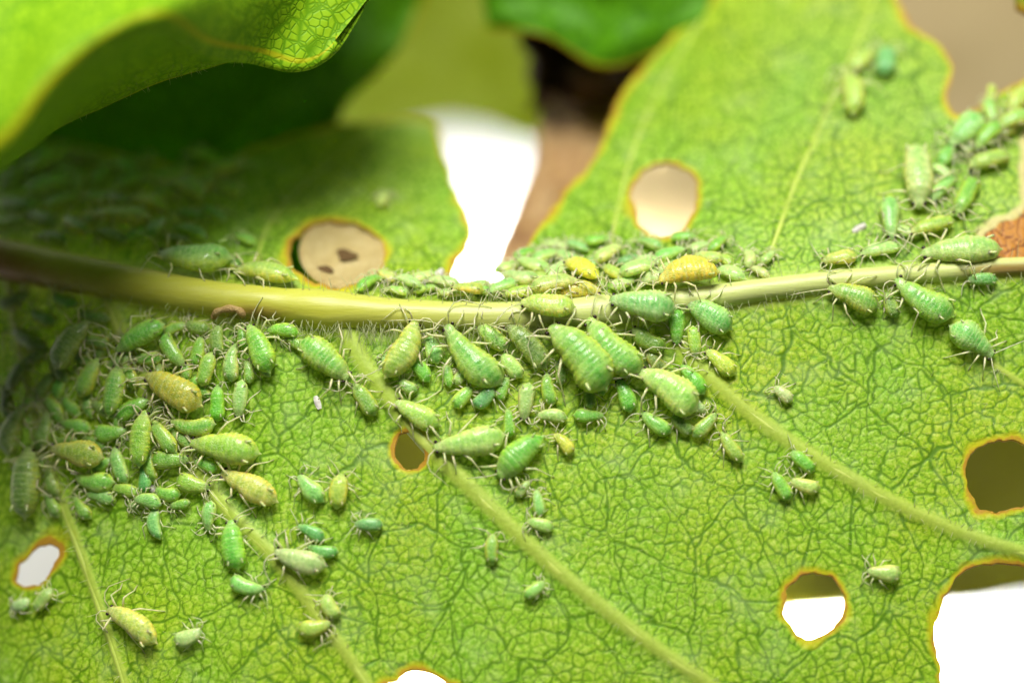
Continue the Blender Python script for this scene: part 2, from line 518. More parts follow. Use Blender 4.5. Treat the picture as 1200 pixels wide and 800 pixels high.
M_BLADE = mat_blade()
M_STEM = mat_stem()
M_APHID = mat_aphid()
M_EYE = mat_plain('aphid_eye', (0.020, 0.006, 0.005), 0.15, 0.6)
M_HAIR = mat_plain('leaf_hair', (0.62, 0.66, 0.34), 0.4, 0.5, 0.4)
M_PAPER = mat_plain('white_paper', (0.86, 0.85, 0.83), 0.8, 0.2)
M_SKIN = mat_plain('shed_skin', (0.78, 0.74, 0.66), 0.35, 0.5, 0.35)
M_CURL = mat_sheet('curled_leaf', (0.270, 0.480, 0.010), (0.110, 0.300, 0.004), (0.56, 0.50, 0.010), 0.12, 3.0)
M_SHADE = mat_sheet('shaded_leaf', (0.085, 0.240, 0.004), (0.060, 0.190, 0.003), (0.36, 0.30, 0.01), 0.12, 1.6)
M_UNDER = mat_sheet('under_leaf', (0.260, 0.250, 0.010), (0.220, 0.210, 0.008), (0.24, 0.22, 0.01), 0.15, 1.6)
M_OLIVE = mat_sheet('olive_leaf', (0.190, 0.240, 0.003), (0.150, 0.200, 0.002), (0.40, 0.20, 0.015), 0.15, 1.6)
M_GREEN = mat_sheet('green_leaf', (0.080, 0.250, 0.004), (0.050, 0.180, 0.003), (0.50, 0.26, 0.012), 0.12, 1.6)
M_TAN = mat_dry('dry_leaf_tan', (0.17, 0.055, 0.02), (0.42, 0.24, 0.09), (0.60, 0.42, 0.20), 0.38)
M_BROWN = mat_dry('dry_leaf_dark', (0.020, 0.006, 0.004), (0.060, 0.020, 0.008), (0.16, 0.07, 0.02))
M_SPOT = mat_dry('dead_spot', (0.46, 0.34, 0.12), (0.58, 0.45, 0.18), (0.66, 0.54, 0.26), 1.2)
M_BEIGE = mat_dry('paper_shade_beige', (0.44, 0.33, 0.15), (0.49, 0.375, 0.18), (0.54, 0.43, 0.23), 0.15)  # tone of shaded paper, put into the colour of an added sheet
M_PIT = mat_plain('dead_spot_pit', (0.11, 0.065, 0.025), 0.8, 0.1)
M_SCAR = mat_dry('bud_scar', (0.42, 0.22, 0.06), (0.66, 0.46, 0.16), (0.74, 0.58, 0.28), 2.0)

# ------------------------------------------------------------------ tubes
def tube(P, rad, sides=6, cap=True):
    """returns verts, quads/tris for a tube along P with radii"""
    P = np.asarray(P, float); n = len(P)
    T = np.gradient(P, axis=0)
    T /= np.linalg.norm(T, axis=1)[:, None] + 1e-12
    ref = np.array([0, 0, 1.0])
    if abs(T[0] @ ref) > 0.9: ref = np.array([1.0, 0, 0])
    V = []
    u = np.cross(T[0], ref); u /= np.linalg.norm(u)
    for i in range(n):
        u = u - T[i] * (u @ T[i]); u /= np.linalg.norm(u) + 1e-12
        w = np.cross(T[i], u)
        for k in range(sides):
            a = 2 * math.pi * k / sides
            V.append(P[i] + rad[i] * (math.cos(a) * u + math.sin(a) * w))
    F = []
    for i in range(n - 1):
        for k in range(sides):
            a = i * sides + k; b = i * sides + (k + 1) % sides
            F.append((a, b, b + sides, a + sides))
    if cap:
        V.append(P[0] - T[0] * rad[0] * 0.5); V.append(P[-1] + T[-1] * rad[-1] * 0.8)
        c0 = len(V) - 2; c1 = c0 + 1; e = (n - 1) * sides
        for k in range(sides):
            F.append((c0, (k + 1) % sides, k)); F.append((c1, e + k, e + (k + 1) % sides))
    return V, F

# ------------------------------------------------------------------ white paper below
g = 16
pv = []; pf = []
for j in range(g + 1):
    for i in range(g + 1):
        x = -700 + 1400 * i / g; y = -700 + 1400 * j / g
        pv.append((x, y, -60.0 + 0.25 * math.sin(x * 0.02) * math.cos(y * 0.017)))
for j in range(g):
    for i in range(g):
        a = j * (g + 1) + i; pf.append((a, a + 1, a + g + 2, a + g + 1))
paper = mesh_obj('white_paper', pv, pf, M_PAPER)
tag(paper, kind='structure')

# ------------------------------------------------------------------ the infested leaf
leaf = empty('infested_leaf', (0, 0, 0))
tag(leaf, 'bright green leaf seen from below, riddled with round holes and covered in aphids', 'leaf')

xs = np.arange(-23.0, 25.0, 0.054)
ys = np.concatenate([np.arange(-36.0, -16.4, 0.28), np.arange(-16.4, 4.0, 0.054), np.arange(4.0, 16.0, 0.10), np.arange(16.0, 46.0, 0.3)])
X, Y = np.meshgrid(xs, ys)
Zb = h_base(X, Y)
outline = to_xy(OUTLINE, 420)
F = np.where(in_poly(X, Y, outline), 1.0, -1.0)
Dm = poly_dist(X, Y, outline, 1.6)
for hpoly in HOLES:
    P = to_xy(hpoly, 90)
    P = P + (np.stack([vnoise(P[:, 0], P[:, 1], 0.35, 21), vnoise(P[:, 0], P[:, 1], 0.35, 22)], 1) - 0.5) * 0.12
    F = np.where(in_poly(X, Y, P), -1.0, F)
    Dm = np.minimum(Dm, poly_dist(X, Y, P, 1.6))
SD = F * Dm
SD = SD + ((vnoise(X, Y, 0.5, 31) - 0.5) * 0.16 + (vnoise(X, Y, 0.2, 32) - 0.5) * 0.07) * (np.abs(SD) < 1.5)

# venation: three nested networks, warped, running between the side veins
wx = X + 0.55 * (vnoise(X, Y, 1.7, 41) - 0.5) + 0.22 * (vnoise(X, Y, 0.5, 43) - 0.5)
wy = Y + 0.55 * (vnoise(X, Y, 1.7, 42) - 0.5) + 0.22 * (vnoise(X, Y, 0.5, 44) - 0.5)
ca, sa = math.cos(R(40)), math.sin(R(40))
rx_ = wx * ca + wy * sa; ry_ = -wx * sa + wy * ca
def rot(x, y): return x * ca + y * sa, -x * sa + y * ca
e1 = voronoi_edge(rx_ * 1.25, ry_ * 0.85, 2.9, 51, 0.85)[0]
e3, id3, ax_, ay_, bx_, by_ = voronoi_edge(wx, wy, 0.37, 71, 0.95)
ida = voronoi_edge(*rot(ax_, ay_), 1.25, 61, 0.9)[1]
idb = voronoi_edge(*rot(bx_, by_), 1.25, 61, 0.9)[1]
major = (np.abs(ida - idb) > 1e-7).astype(float)      # a border between two groups of areoles
wv = 0.75 + 0.5 * vnoise(X, Y, 2.0, 77)
l1 = 1 - sstep(0.018, 0.085, e1 / wv)
l2 = major * (1 - sstep(0.018, 0.075, e3 / wv))
l3 = (1 - major) * (1 - sstep(0.004, 0.050, e3 / wv)) * sstep(0.08, 0.2, e1)
vein = np.maximum(np.maximum(l1 * 0.95, l2 * 0.90), l3 * (0.55 + 0.40 * vnoise(X, Y, 0.9, 78)))
dome = sstep(0, 0.16, e3) * (0.75 + 0.5 * id3)
relief = 0.014 * dome - 0.010 * l2 - 0.016 * l1 + 0.010 * (vnoise(X, Y, 0.17, 79) - 0.5)
pale = np.zeros(X.shape); lift = np.zeros(X.shape)
for (p, rr) in VP:
    d, par = vein_dist(X, Y, p)
    r = np.interp(par, [0, 1], [rr[0], rr[-1]])
    pale = np.maximum(pale, 0.9 * (1 - sstep(0.5 * r, 1.35 * r, d)))
    lift = np.maximum(lift, 0.60 * r * np.exp(-(d / (1.35 * r)) ** 2))
    relief = relief * sstep(0.6 * r, 2.0 * r, d)
vm = np.abs(Y - y_mid(X)); rm = r_mid(X)
pale = np.maximum(pale, 0.8 * (1 - sstep(0.9 * rm, 1.9 * rm, vm)))
vein = vein * (1 - 0.7 * pale)
edgeA = 1 - sstep(0.0, 0.50, SD * (0.55 + 1.4 * vnoise(X, Y, 0.9, 81) ** 1.5))
deadp = to_xy(DEAD, 90)
dd = poly_dist(X, Y, deadp, 1.5) * np.where(in_poly(X, Y, deadp), 1, -1)
dead = np.clip(0.5 + (dd + 0.25 * (vnoise(X, Y, 0.4, 91) - 0.5)) * 0.5 - 0.03, 0, 1)
# brown scorched rim round the hole by the bottom-left vein and the small dark hole
def scorch(px, py, r):
    c = hit_leaf([px], [py])[0]
    q = np.hypot(X - c[0], Y - c[1]) + 0.5 * (vnoise(X, Y, 0.5, 95) - 0.5)
    return 1 - sstep(r * 0.45, r, q)
edgeA = np.clip(edgeA + 0.5 * scorch(62, 640, 1.3) + 0.35 * scorch(480, 520, 1.0) + 0.3 * scorch(500, 545, 0.7), 0, 1.2)
Z = Zb + lift + relief * sstep(0, 0.3, SD) - 0.05 * (1 - sstep(0, 0.5, SD))

# snap the vertices just outside onto the outline
gy, gx = np.gradient(SD, ys, xs)
gl = np.hypot(gx, gy) + 1e-6
inside = SD > 0
q_any = inside[:-1, :-1] | inside[1:, :-1] | inside[:-1, 1:] | inside[1:, 1:]
mv = (~inside) & (SD > -0.2)
Xs = np.where(mv, X - SD * gx / gl / np.maximum(gl, 0.5), X)
Ys = np.where(mv, Y - SD * gy / gl / np.maximum(gl, 0.5), Y)
rows, cols_ = X.shape
idx = np.arange(rows * cols_).reshape(rows, cols_)
quads = np.stack([idx[:-1, :-1][q_any], idx[:-1, 1:][q_any], idx[1:, 1:][q_any], idx[1:, :-1][q_any]], 1)
# boundary edges -> a rim that gives the blade its thickness
ed = np.concatenate([quads[:, [0, 1]], quads[:, [1, 2]], quads[:, [2, 3]], quads[:, [3, 0]]])
key = np.sort(ed, 1); kk = key[:, 0].astype(np.int64) * (rows * cols_) + key[:, 1]
_, first, cnt = np.unique(kk, return_index=True, return_counts=True)
bed = ed[first[cnt == 1]]
V = np.stack([Xs.ravel(), Ys.ravel(), Z.ravel()], 1)
A = np.stack([vein.ravel(), edgeA.ravel(), dead.ravel(), pale.ravel()], 1)
bv = np.unique(bed)
remap = -np.ones(len(V), np.int64); remap[bv] = np.arange(len(bv)) + len(V)
rimV = V[bv] + np.stack([-(gx / gl).ravel()[bv] * 0.02, -(gy / gl).ravel()[bv] * 0.02, np.full(len(bv), -0.16)], 1)
rimA = A[bv].copy(); rimA[:, 1] = np.maximum(rimA[:, 1], 0.95)
rim = np.stack([bed[:, 1], bed[:, 0], remap[bed[:, 0]], remap[bed[:, 1]]], 1)
V = np.concatenate([V, rimV]); A = np.concatenate([A, rimA]); quads = np.concatenate([quads, rim])
used = np.unique(quads); rm2 = -np.ones(len(V), np.int64); rm2[used] = np.arange(len(used))
blade = mesh_obj('blade', V[used], rm2[quads], M_BLADE, leaf, A[used])

# midrib
mxs = np.linspace(-23.5, 23.0, 240)
mP = np.stack([mxs, y_mid(mxs), droop(mxs) + 0.15 * r_mid(mxs)], 1)
mP[:, 1] += 0.05 * (vnoise(mxs, mxs * 0, 1.2, 5) - 0.5)
mr = r_mid(mxs) * (1 + 0.06 * (vnoise(mxs, mxs * 0 + 3, 0.9, 6) - 0.5))
mr = mr + 0.16 * np.exp(-((mxs + 7.2) / 1.2) ** 2) + 0.10 * np.exp(-((mxs - 3.6) / 1.0) ** 2)
tv, tf = tube(mP, mr, 22)
tv = np.array(tv)
base = np.array([0.500, 0.510, 0.050]); tip = np.array([0.550, 0.620, 0.200]); red = np.array([0.26, 0.055, 0.012]); brn = np.array([0.30, 0.13, 0.02])
tcols = []
for p in tv:
    x, y, z = p
    c = base * (1 - sstep(-8, 4, x)) + tip * sstep(-8, 4, x)
    lowside = np.clip((y_mid(x) - y) / r_mid(x), -1, 1)
    c = c + (red - c) * 0.85 * (1 - sstep(-21, -16.0, x + 1.5 * (1 - lowside)))
    c = c + (brn - c) * 0.75 * math.exp(-((x + 9.9) / 1.1) ** 2) * sstep(0.1, 0.8, lowside)
    c = c + (brn - c) * 0.8 * sstep(17.0, 19.0, x) * sstep(-0.2, 0.6, lowside + 0.3)
    tcols.append((*c, 1))
midrib = mesh_obj('midrib', tv, tf, M_STEM, leaf, tcols)

# side veins, each a part
for vi, (p, rr) in enumerate(VP):
    q = p.copy()
    q[:, 2] = h_base(q[:, 0], q[:, 1]) + rr * (-0.28)
    q[:, 1] += 0.06 * (vnoise(q[:, 0], q[:, 1], 1.0, 15) - 0.5)
    rv = rr * (0.80 + 0.12 * vnoise(q[:, 0], q[:, 1], 0.8, 16))
    v_, f_ = tube(q, rv, 12)
    c0 = np.array([0.55, 0.66, 0.11]); c1 = np.array([0.48, 0.63, 0.085])
    n_ = len(v_)
    cc = [(*(c0 + (c1 - c0) * (i / n_)), 1) for i in range(n_)]
    mesh_obj('side_vein', v_, f_, M_STEM, leaf, cc)

# fine hairs along midrib and veins
hv = []; hf = []
def add_hair(base, d, length, r=0.014, bend=0.25):
    b = np.array(base); d = np.array(d) / (np.linalg.norm(d) + 1e-9)
    side = rng.normal(size=3); side -= d * (side @ d)
    P = [b, b + d * length * 0.5 + side * length * bend * 0.15, b + d * length + side * length * bend * 0.5]
    v_, f_ = tube(P, [r, r * 0.8, r * 0.35], 3, cap=False)
    o = len(hv); hv.extend(v_); hf.extend([tuple(i + o for i in f) for f in f_])
for k in range(520):
    x = rng.uniform(-22, 21)
    if rng.random() < 0.5: x = rng.uniform(-9, 2)
    s = -1 if rng.random() < 0.78 else 1
    r = r_mid(x); a = rng.uniform(0.0, 0.9)
    b = (x, y_mid(x) + s * r * math.cos(a), droop(x) + 0.15 * r + r * math.sin(a) * 0.95)
    add_hair(b, (rng.normal() * 0.35, s * 1.0, rng.uniform(-0.1, 0.7)), rng.uniform(0.35, 1.0) * (1.15 if -9 < x < 0 else 0.8), 0.013)
for (p, rr) in VP:
    for k in range(60):
        i = rng.integers(0, len(p) - 1); b = p[i] + (p[i + 1] - p[i]) * rng.random()
        t = p[i + 1] - p[i]; nrm = np.array([-t[1], t[0], 0]); nrm /= np.linalg.norm(nrm) + 1e-9
        s = 1 if rng.random() < 0.5 else -1
        if SD[min(np.searchsorted(ys, b[1]), len(ys) - 1), min(np.searchsorted(xs, b[0]), len(xs) - 1)] < 0.6: continue
        z = h_base(b[0], b[1]) + rr[i] * 0.7
        add_hair((b[0] + nrm[0] * s * rr[i] * 0.6, b[1] + nrm[1] * s * rr[i] * 0.6, z), (nrm[0] * s + rng.normal() * 0.4, nrm[1] * s + rng.normal() * 0.4, rng.uniform(0.1, 0.8)),
                 rng.uniform(0.2, 0.55), 0.012)
for k in range(1500):
    x = rng.uniform(-20, 20); y = rng.uniform(-14, 12)
    if SD[min(np.searchsorted(ys, y), len(ys) - 1), min(np.searchsorted(xs, x), len(xs) - 1)] < 0.4: continue
    add_hair((x, y, h_base(x, y) + 0.03), (rng.normal(), rng.normal(), 0.5), rng.uniform(0.12, 0.3), 0.008)
hairs = mesh_obj('hair', hv, hf, M_HAIR, leaf)
hairs['kind'] = 'stuff'

# tan dead disc sitting in the hole above the stem, with two dark pits
ring = smooth_path([(404 + 54 * math.cos(a * math.pi / 6), 294 - 44 * math.sin(a * math.pi / 6)) for a in range(12)], 48, True)
rp = hit_leaf(ring[:, 0], ring[:, 1], -0.25)
cen = rp.mean(0)
dv = []; df = []
NR = 10
for k in range(NR + 1):
    f = k / NR
    for p in rp:
        q = cen + (p - cen) * f
        z = 0.20 * math.exp(-((f - 0.86) / 0.08) ** 2) - 0.11 * math.cos(f * math.pi / 2) + 0.10 * math.sin(min(1, f * 1.05) * math.pi * 3) * 0.6 + 0.10 * (vnoise(q[0], q[1], 0.6, 8) - 0.5)
        dv.append((q[0], q[1], h_base(q[0], q[1]) - 0.30 + z))
for k in range(NR):
    for i in range(48):
        a = k * 48 + i; b = k * 48 + (i + 1) % 48
        df.append((a, b, b + 48, a + 48))
spot = mesh_obj('dead_spot', dv, df, M_SPOT, leaf)
spot['label'] = 'round tan disc of dead tissue with dark pits'
for (ax, ay, ra) in ((379, 314, 0.24), (406, 297, 0.30)):
    c = hit_leaf([ax], [ay], -0.05)[0]
    v_ = []; f_ = []
    for k in range(5):
        for i in range(14):
            a = 2 * math.pi * i / 14; f = k / 4 * ra * (1 + 0.22 * math.sin(2 * a + ax) + 0.22 * math.sin(3 * a + 2 * ax) + 0.12 * math.sin(7 * a))
            x = c[0] + f * math.cos(a) * 1.5; y = c[1] + f * math.sin(a) * 0.9
            v_.append((x, y, h_base(x, y) - 0.22 + 0.03 * (1 - (k / 4) ** 2)))
    for k in range(4):
        for i in range(14):
            a = k * 14 + i; b = k * 14 + (i + 1) % 14
            f_.append((a, b, b + 14, a + 14))
    pit = mesh_obj('pit', v_, f_, M_PIT, spot)

# little curled tan scar under the stem
sc = [unproject(px, py, dz) for px, py, dz in ((248, 371, 0.5), (253, 364, 0.15), (262, 361, 0.0), (272, 361, 0.0), (280, 364, 0.1), (286, 371, 0.35))]
scp = smooth_path([tuple(p) for p in sc], 16)
cz = h_stand(scp[:, 0], scp[:, 1])
scp[:, 2] = np.maximum(cz, droop(scp[:, 0]) + 0.1) + 0.10
v_, f_ = tube(scp, 0.10 + 0.06 * np.abs(np.sin(np.linspace(0, 9, 16))), 8)
scar = mesh_obj('bud_scar', v_, f_, M_SCAR, leaf)
scar['label'] = 'small curled tan scar under the stem'

# ------------------------------------------------------------------ other leaves
def sheet(name, rows_px, n_u, n_v, mat, label, margin_rows=(), thick=0.16, wob=0.15, seed=0, cat='leaf', group=None, side_margin=False, rowmargin=None):
    """rows_px: list of rows, each a list of (px, py, depth offset in mm); lofted into a thick curved sheet"""
    RW = [smooth_path([tuple(unproject(*p)) for p in row], n_u) for row in rows_px]
    RW = np.array(RW)                       # rows, n_u, 3
    G = np.array([smooth_path(RW[:, i], n_v) for i in range(n_u)]).transpose(1, 0, 2)    # n_v, n_u, 3
    uu, vv = np.meshgrid(np.linspace(0, 1, n_u), np.linspace(0, 1, n_v))
    du = np.gradient(G, axis=1); dv_ = np.gradient(G, axis=0)
    nn = np.cross(du, dv_); nn /= np.linalg.norm(nn, axis=2)[..., None] + 1e-9
    wb = (vnoise(uu * 17 + seed, vv * 17, 2.4, 7 + seed) - 0.5) * 2 * wob + (vnoise(uu * 60, vv * 60 + seed, 2.0, 9 + seed) - 0.5) * 0.25 * wob
    G = G + nn * wb[..., None]
    lo = G - nn * thick
    e = np.zeros(uu.shape)
    for r, wdt in margin_rows:
        e = np.maximum(e, 1 - np.clip(np.abs(vv - r) / wdt, 0, 1))
    if side_margin:
        e = np.maximum(e, 1 - np.clip((1 - uu) / 0.06, 0, 1))
    n = n_u * n_v
    ii = np.arange(n).reshape(n_v, n_u)
    q1 = np.stack([ii[:-1, :-1], ii[:-1, 1:], ii[1:, 1:], ii[1:, :-1]], 2).reshape(-1, 4)
    q2 = q1[:, ::-1] + n
    b = np.concatenate([ii[0, :], ii[1:, -1], ii[-1, -2::-1], ii[-2:0:-1, 0]])
    b2 = np.roll(b, -1)
    q3 = np.stack([b2, b, b + n, b2 + n], 1)
    Vv = np.concatenate([G.reshape(-1, 3), lo.reshape(-1, 3)])
    cc = np.zeros((2 * n, 4)); cc[:, 3] = 1; cc[:n, 0] = e.ravel(); cc[n:, 0] = e.ravel()
    o = mesh_obj(name, Vv, np.concatenate([q1, q2, q3]), mat, None, cc)
    if label: tag(o, label, cat, group)
    return o, G

curl, CG = sheet('curled_leaf', [
    [(-220, -620, 9), (-60, -640, 9), (40, -640, 9), (140, -640, 9), (230, -630, 9), (290, -620, 9), (330, -600, 9), (360, -570, 9), (380, -540, 10), (400, -510, 10), (415, -480, 11)],
    [(-180, -260, 0), (-60, -280, 0), (40, -290, 0), (140, -290, 0), (230, -290, 1), (300, -280, 2), (350, -260, 3), (390, -240, 4), (415, -220, 5), (435, -200, 5.5), (450, -180, 6)],
    [(-170, -40, -6), (-70, -50, -6), (20, -60, -5.5), (110, -75, -5), (200, -85, -3.5), (290, -85, -1), (350, -85, 0), (400, -85, 1), (440, -85, 1.4), (470, -80, 1.8), (495, -75, 2)],
    [(-190, 210, -9), (-60, 190, -9.5), (8, 158, -10), (60, 92, -10), (130, 36, -9), (190, 16, -8.5), (240, 46, -5), (300, 58, -1.2), (352, 72, -0.3), (392, 52, 0.1), (428, 0, 0.4)],
    [(-150, 260, -5), (-40, 214, -5), (18, 176, -4.6), (80, 125, -4.6), (140, 85, -4), (200, 60, -3.6), (250, 64, -2.2), (300, 63, -0.6), (348, 68, 0.5), (387, 48, 0.6), (422, -2, 0.9)],
    [(-120, 270, 0.4), (-30, 205, 0.3), (25, 173, 0.1), (90, 133, 0), (150, 104, 0), (205, 87, 0), (255, 75, 0), (300, 66, 0), (342, 60, 1.4), (379, 40, 1.6), (411, -8, 1.9)],
], 170, 110, M_CURL, 'bright yellow green leaf edge folded over above the stem, casting the dark shade', margin_rows=((0.6, 0.016), (1.0, 0.02)), wob=0.14, seed=1)
# hairs on the folded edge
hv = []; hf = []
for k in range(420):
    i = rng.integers(20, 118); j = rng.integers(92, 110)
    add_hair(CG[j, i], (rng.normal() * 0.5, -0.6 + rng.normal() * 0.4, 0.3 + rng.normal() * 0.4), rng.uniform(0.15, 0.45), 0.012)
fh = mesh_obj('hair', hv, hf, M_HAIR, curl); fh['kind'] = 'stuff'

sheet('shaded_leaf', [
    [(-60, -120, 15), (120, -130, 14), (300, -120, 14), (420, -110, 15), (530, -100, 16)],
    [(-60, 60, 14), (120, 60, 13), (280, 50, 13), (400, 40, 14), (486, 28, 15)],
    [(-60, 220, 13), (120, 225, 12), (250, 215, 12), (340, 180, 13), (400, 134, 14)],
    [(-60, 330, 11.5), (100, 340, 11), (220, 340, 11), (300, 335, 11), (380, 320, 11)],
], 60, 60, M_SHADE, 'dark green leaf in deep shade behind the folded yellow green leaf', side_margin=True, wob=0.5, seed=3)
sheet('olive_leaf', [
    [(310, -150, 52), (450, -150, 52), (560, -150, 52), (660, -140, 52)],
    [(310, 20, 50), (450, 20, 50), (550, 20, 50), (655, 15, 50)],
    [(330, 200, 47), (450, 165, 48), (540, 150, 49), (650, 185, 49)],
], 50, 40, M_OLIVE, 'blurred olive leaf behind the torn gap over the stem', side_margin=True, wob=0.4, seed=4)
sheet('green_leaf', [
    [(540, -140, 14), (640, -150, 13), (740, -150, 12), (860, -140, 12)],
    [(560, -40, 13), (650, -45, 12), (750, -40, 11), (850, -50, 11)],
    [(570, 34, 13), (640, 44, 12), (712, 80, 11), (815, 42, 11)],
], 60, 40, M_GREEN, 'blurred mid green leaf with an orange edge over dark dry scraps', margin_rows=((1.0, 0.07),), wob=0.35, seed=5)
sheet('corner_leaf', [
    [(1120, -1150, 2), (1300, -1180, 2), (1450, -1160, 3), (1600, -1100, 4)],
    [(1130, -560, 5), (1300, -560, 5), (1450, -520, 5), (1600, -500, 6)],
    [(1178, -120, 5), (1300, -120, 5), (1450, -110, 5), (1600, -80, 6)],
    [(1190, 14, 5), (1240, 34, 5), (1340, 20, 5), (1560, 40, 6)],
], 50, 40, M_OLIVE, 'orange edged leaf showing only a corner beside the beige gap', margin_rows=((1.0, 0.12),), wob=0.3, seed=6)

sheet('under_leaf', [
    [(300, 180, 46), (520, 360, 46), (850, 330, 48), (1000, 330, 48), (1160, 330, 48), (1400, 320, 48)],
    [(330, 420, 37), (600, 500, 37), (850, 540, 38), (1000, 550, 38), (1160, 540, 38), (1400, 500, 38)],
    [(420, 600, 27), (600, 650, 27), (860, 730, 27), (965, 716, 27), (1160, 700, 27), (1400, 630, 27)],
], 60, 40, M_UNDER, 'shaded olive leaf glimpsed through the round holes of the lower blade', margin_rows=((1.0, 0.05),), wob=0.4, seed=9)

sheet('beige_shade_sheet', [  # added sheet, its beige stands in for shade on the paper
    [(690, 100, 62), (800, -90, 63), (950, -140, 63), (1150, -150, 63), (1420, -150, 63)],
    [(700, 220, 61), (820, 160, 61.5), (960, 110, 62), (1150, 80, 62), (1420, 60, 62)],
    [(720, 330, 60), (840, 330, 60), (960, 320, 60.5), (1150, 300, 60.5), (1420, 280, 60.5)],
], 50, 40, M_BEIGE, 'large blurred beige sheet added over the paper beyond the gap as its shade', wob=0.4, seed=10, cat='dry leaf')

# dry scraps hanging beside the torn gap
sheet('dark_dry_scrap', [
    [(602, 5, 16), (640, 5, 14.5), (700, 20, 16), (790, 20, 15.5)],
    [(614, 60, 14.5), (645, 66, 16.5), (700, 76, 14), (775, 66, 16)],
    [(628, 128, 16), (655, 124, 14.5), (695, 130, 16), (740, 126, 14.5)],
], 40, 30, M_BROWN, 'dark brown shrivelled dry scrap under the mid green leaf', wob=0.7, seed=7, cat='dry leaf')
sheet('tan_dry_scrap', [
    [(626, 95, 18), (660, 112, 17), (705, 108, 16), (760, 100, 16)],
    [(634, 150, 16), (660, 155, 15), (695, 160, 14.5), (740, 165, 15)],
    [(622, 210, 13.5), (642, 212, 13), (672, 214, 12.5), (710, 214, 13)],
    [(596, 270, 10.5), (612, 272, 10), (634, 272, 10), (668, 272, 10.5)],
    [(580, 322, 7.6), (592, 326, 7.4), (606, 328, 7.4), (630, 328, 7.6)],
], 30, 70, M_TAN, 'curled tan and pink dry leaf strip beside the white gap', wob=0.35, seed=8, cat='dry leaf')

# ------------------------------------------------------------------ aphids
PAL = {  # main, dorsal stripe, flank, name
    'G': ((0.350, 0.610, 0.065), (0.110, 0.460, 0.028), (0.560, 0.700, 0.055), 'green'),
    'g': ((0.570, 0.730, 0.200), (0.300, 0.600, 0.090), (0.700, 0.780, 0.170), 'pale green'),
    'B': ((0.380, 0.660, 0.150), (0.150, 0.510, 0.080), (0.560, 0.730, 0.130), 'mint green'),
    'Y': ((0.740, 0.710, 0.040), (0.620, 0.640, 0.020), (0.800, 0.720, 0.050), 'yellow'),
    'p': ((0.620, 0.720, 0.120), (0.400, 0.620, 0.050), (0.740, 0.740, 0.080), 'pale yellow'),
    'y': ((0.480, 0.650, 0.060), (0.270, 0.530, 0.025), (0.650, 0.700, 0.065), 'yellow green'),
    'L': ((0.240, 0.580, 0.020), (0.100, 0.460, 0.012), (0.420, 0.690, 0.030), 'bright green'),
    'D': ((0.230, 0.400, 0.028), (0.110, 0.290, 0.014), (0.360, 0.490, 0.036), 'dark olive'),
    'W': ((0.540, 0.770, 0.270), (0.380, 0.670, 0.160), (0.620, 0.800, 0.260), 'whitish green'),
    'O': ((0.700, 0.560, 0.022), (0.540, 0.480, 0.012), (0.780, 0.600, 0.026), 'orange yellow'),
    'T': ((0.190, 0.520, 0.120), (0.070, 0.370, 0.070), (0.320, 0.610, 0.110), 'bluish green'),
}
PLACE = {
    'ca': 'under the midrib at the first side vein',
    'cb': 'packed under the middle of the midrib',
    'cc': 'packed at the second side vein',
    'cd': 'on blade below the packed row',
    'v1': 'beside the first side vein',
    'v2': 'by the second side vein',
    'mr': 'riding on the midrib',
    'bm': 'behind the middle of the midrib',
    'bl': 'behind the stem beside the tan spot',
    'bd': 'in the dark crowd above the stem',
    'ru': 'in the cluster under the beige gap',
    'rb': 'behind the midrib by the rusty patch',
    'rm': 'under the midrib near the rusty patch',
    'up': 'high on the upper blade',
    'la': 'in the dim crowd under the stem',
    'lb': 'round the orange yellow aphid',
    'lc': 'at the lower rim of the crowd',
    'ld': 'at the darkest edge of the crowd',
    'le': 'on open blade below the crowd',
    'lf': 'on the faint vein below the crowd',
    'lh': 'beside the slanting white hole',
    'h4': 'near the round white hole',
}
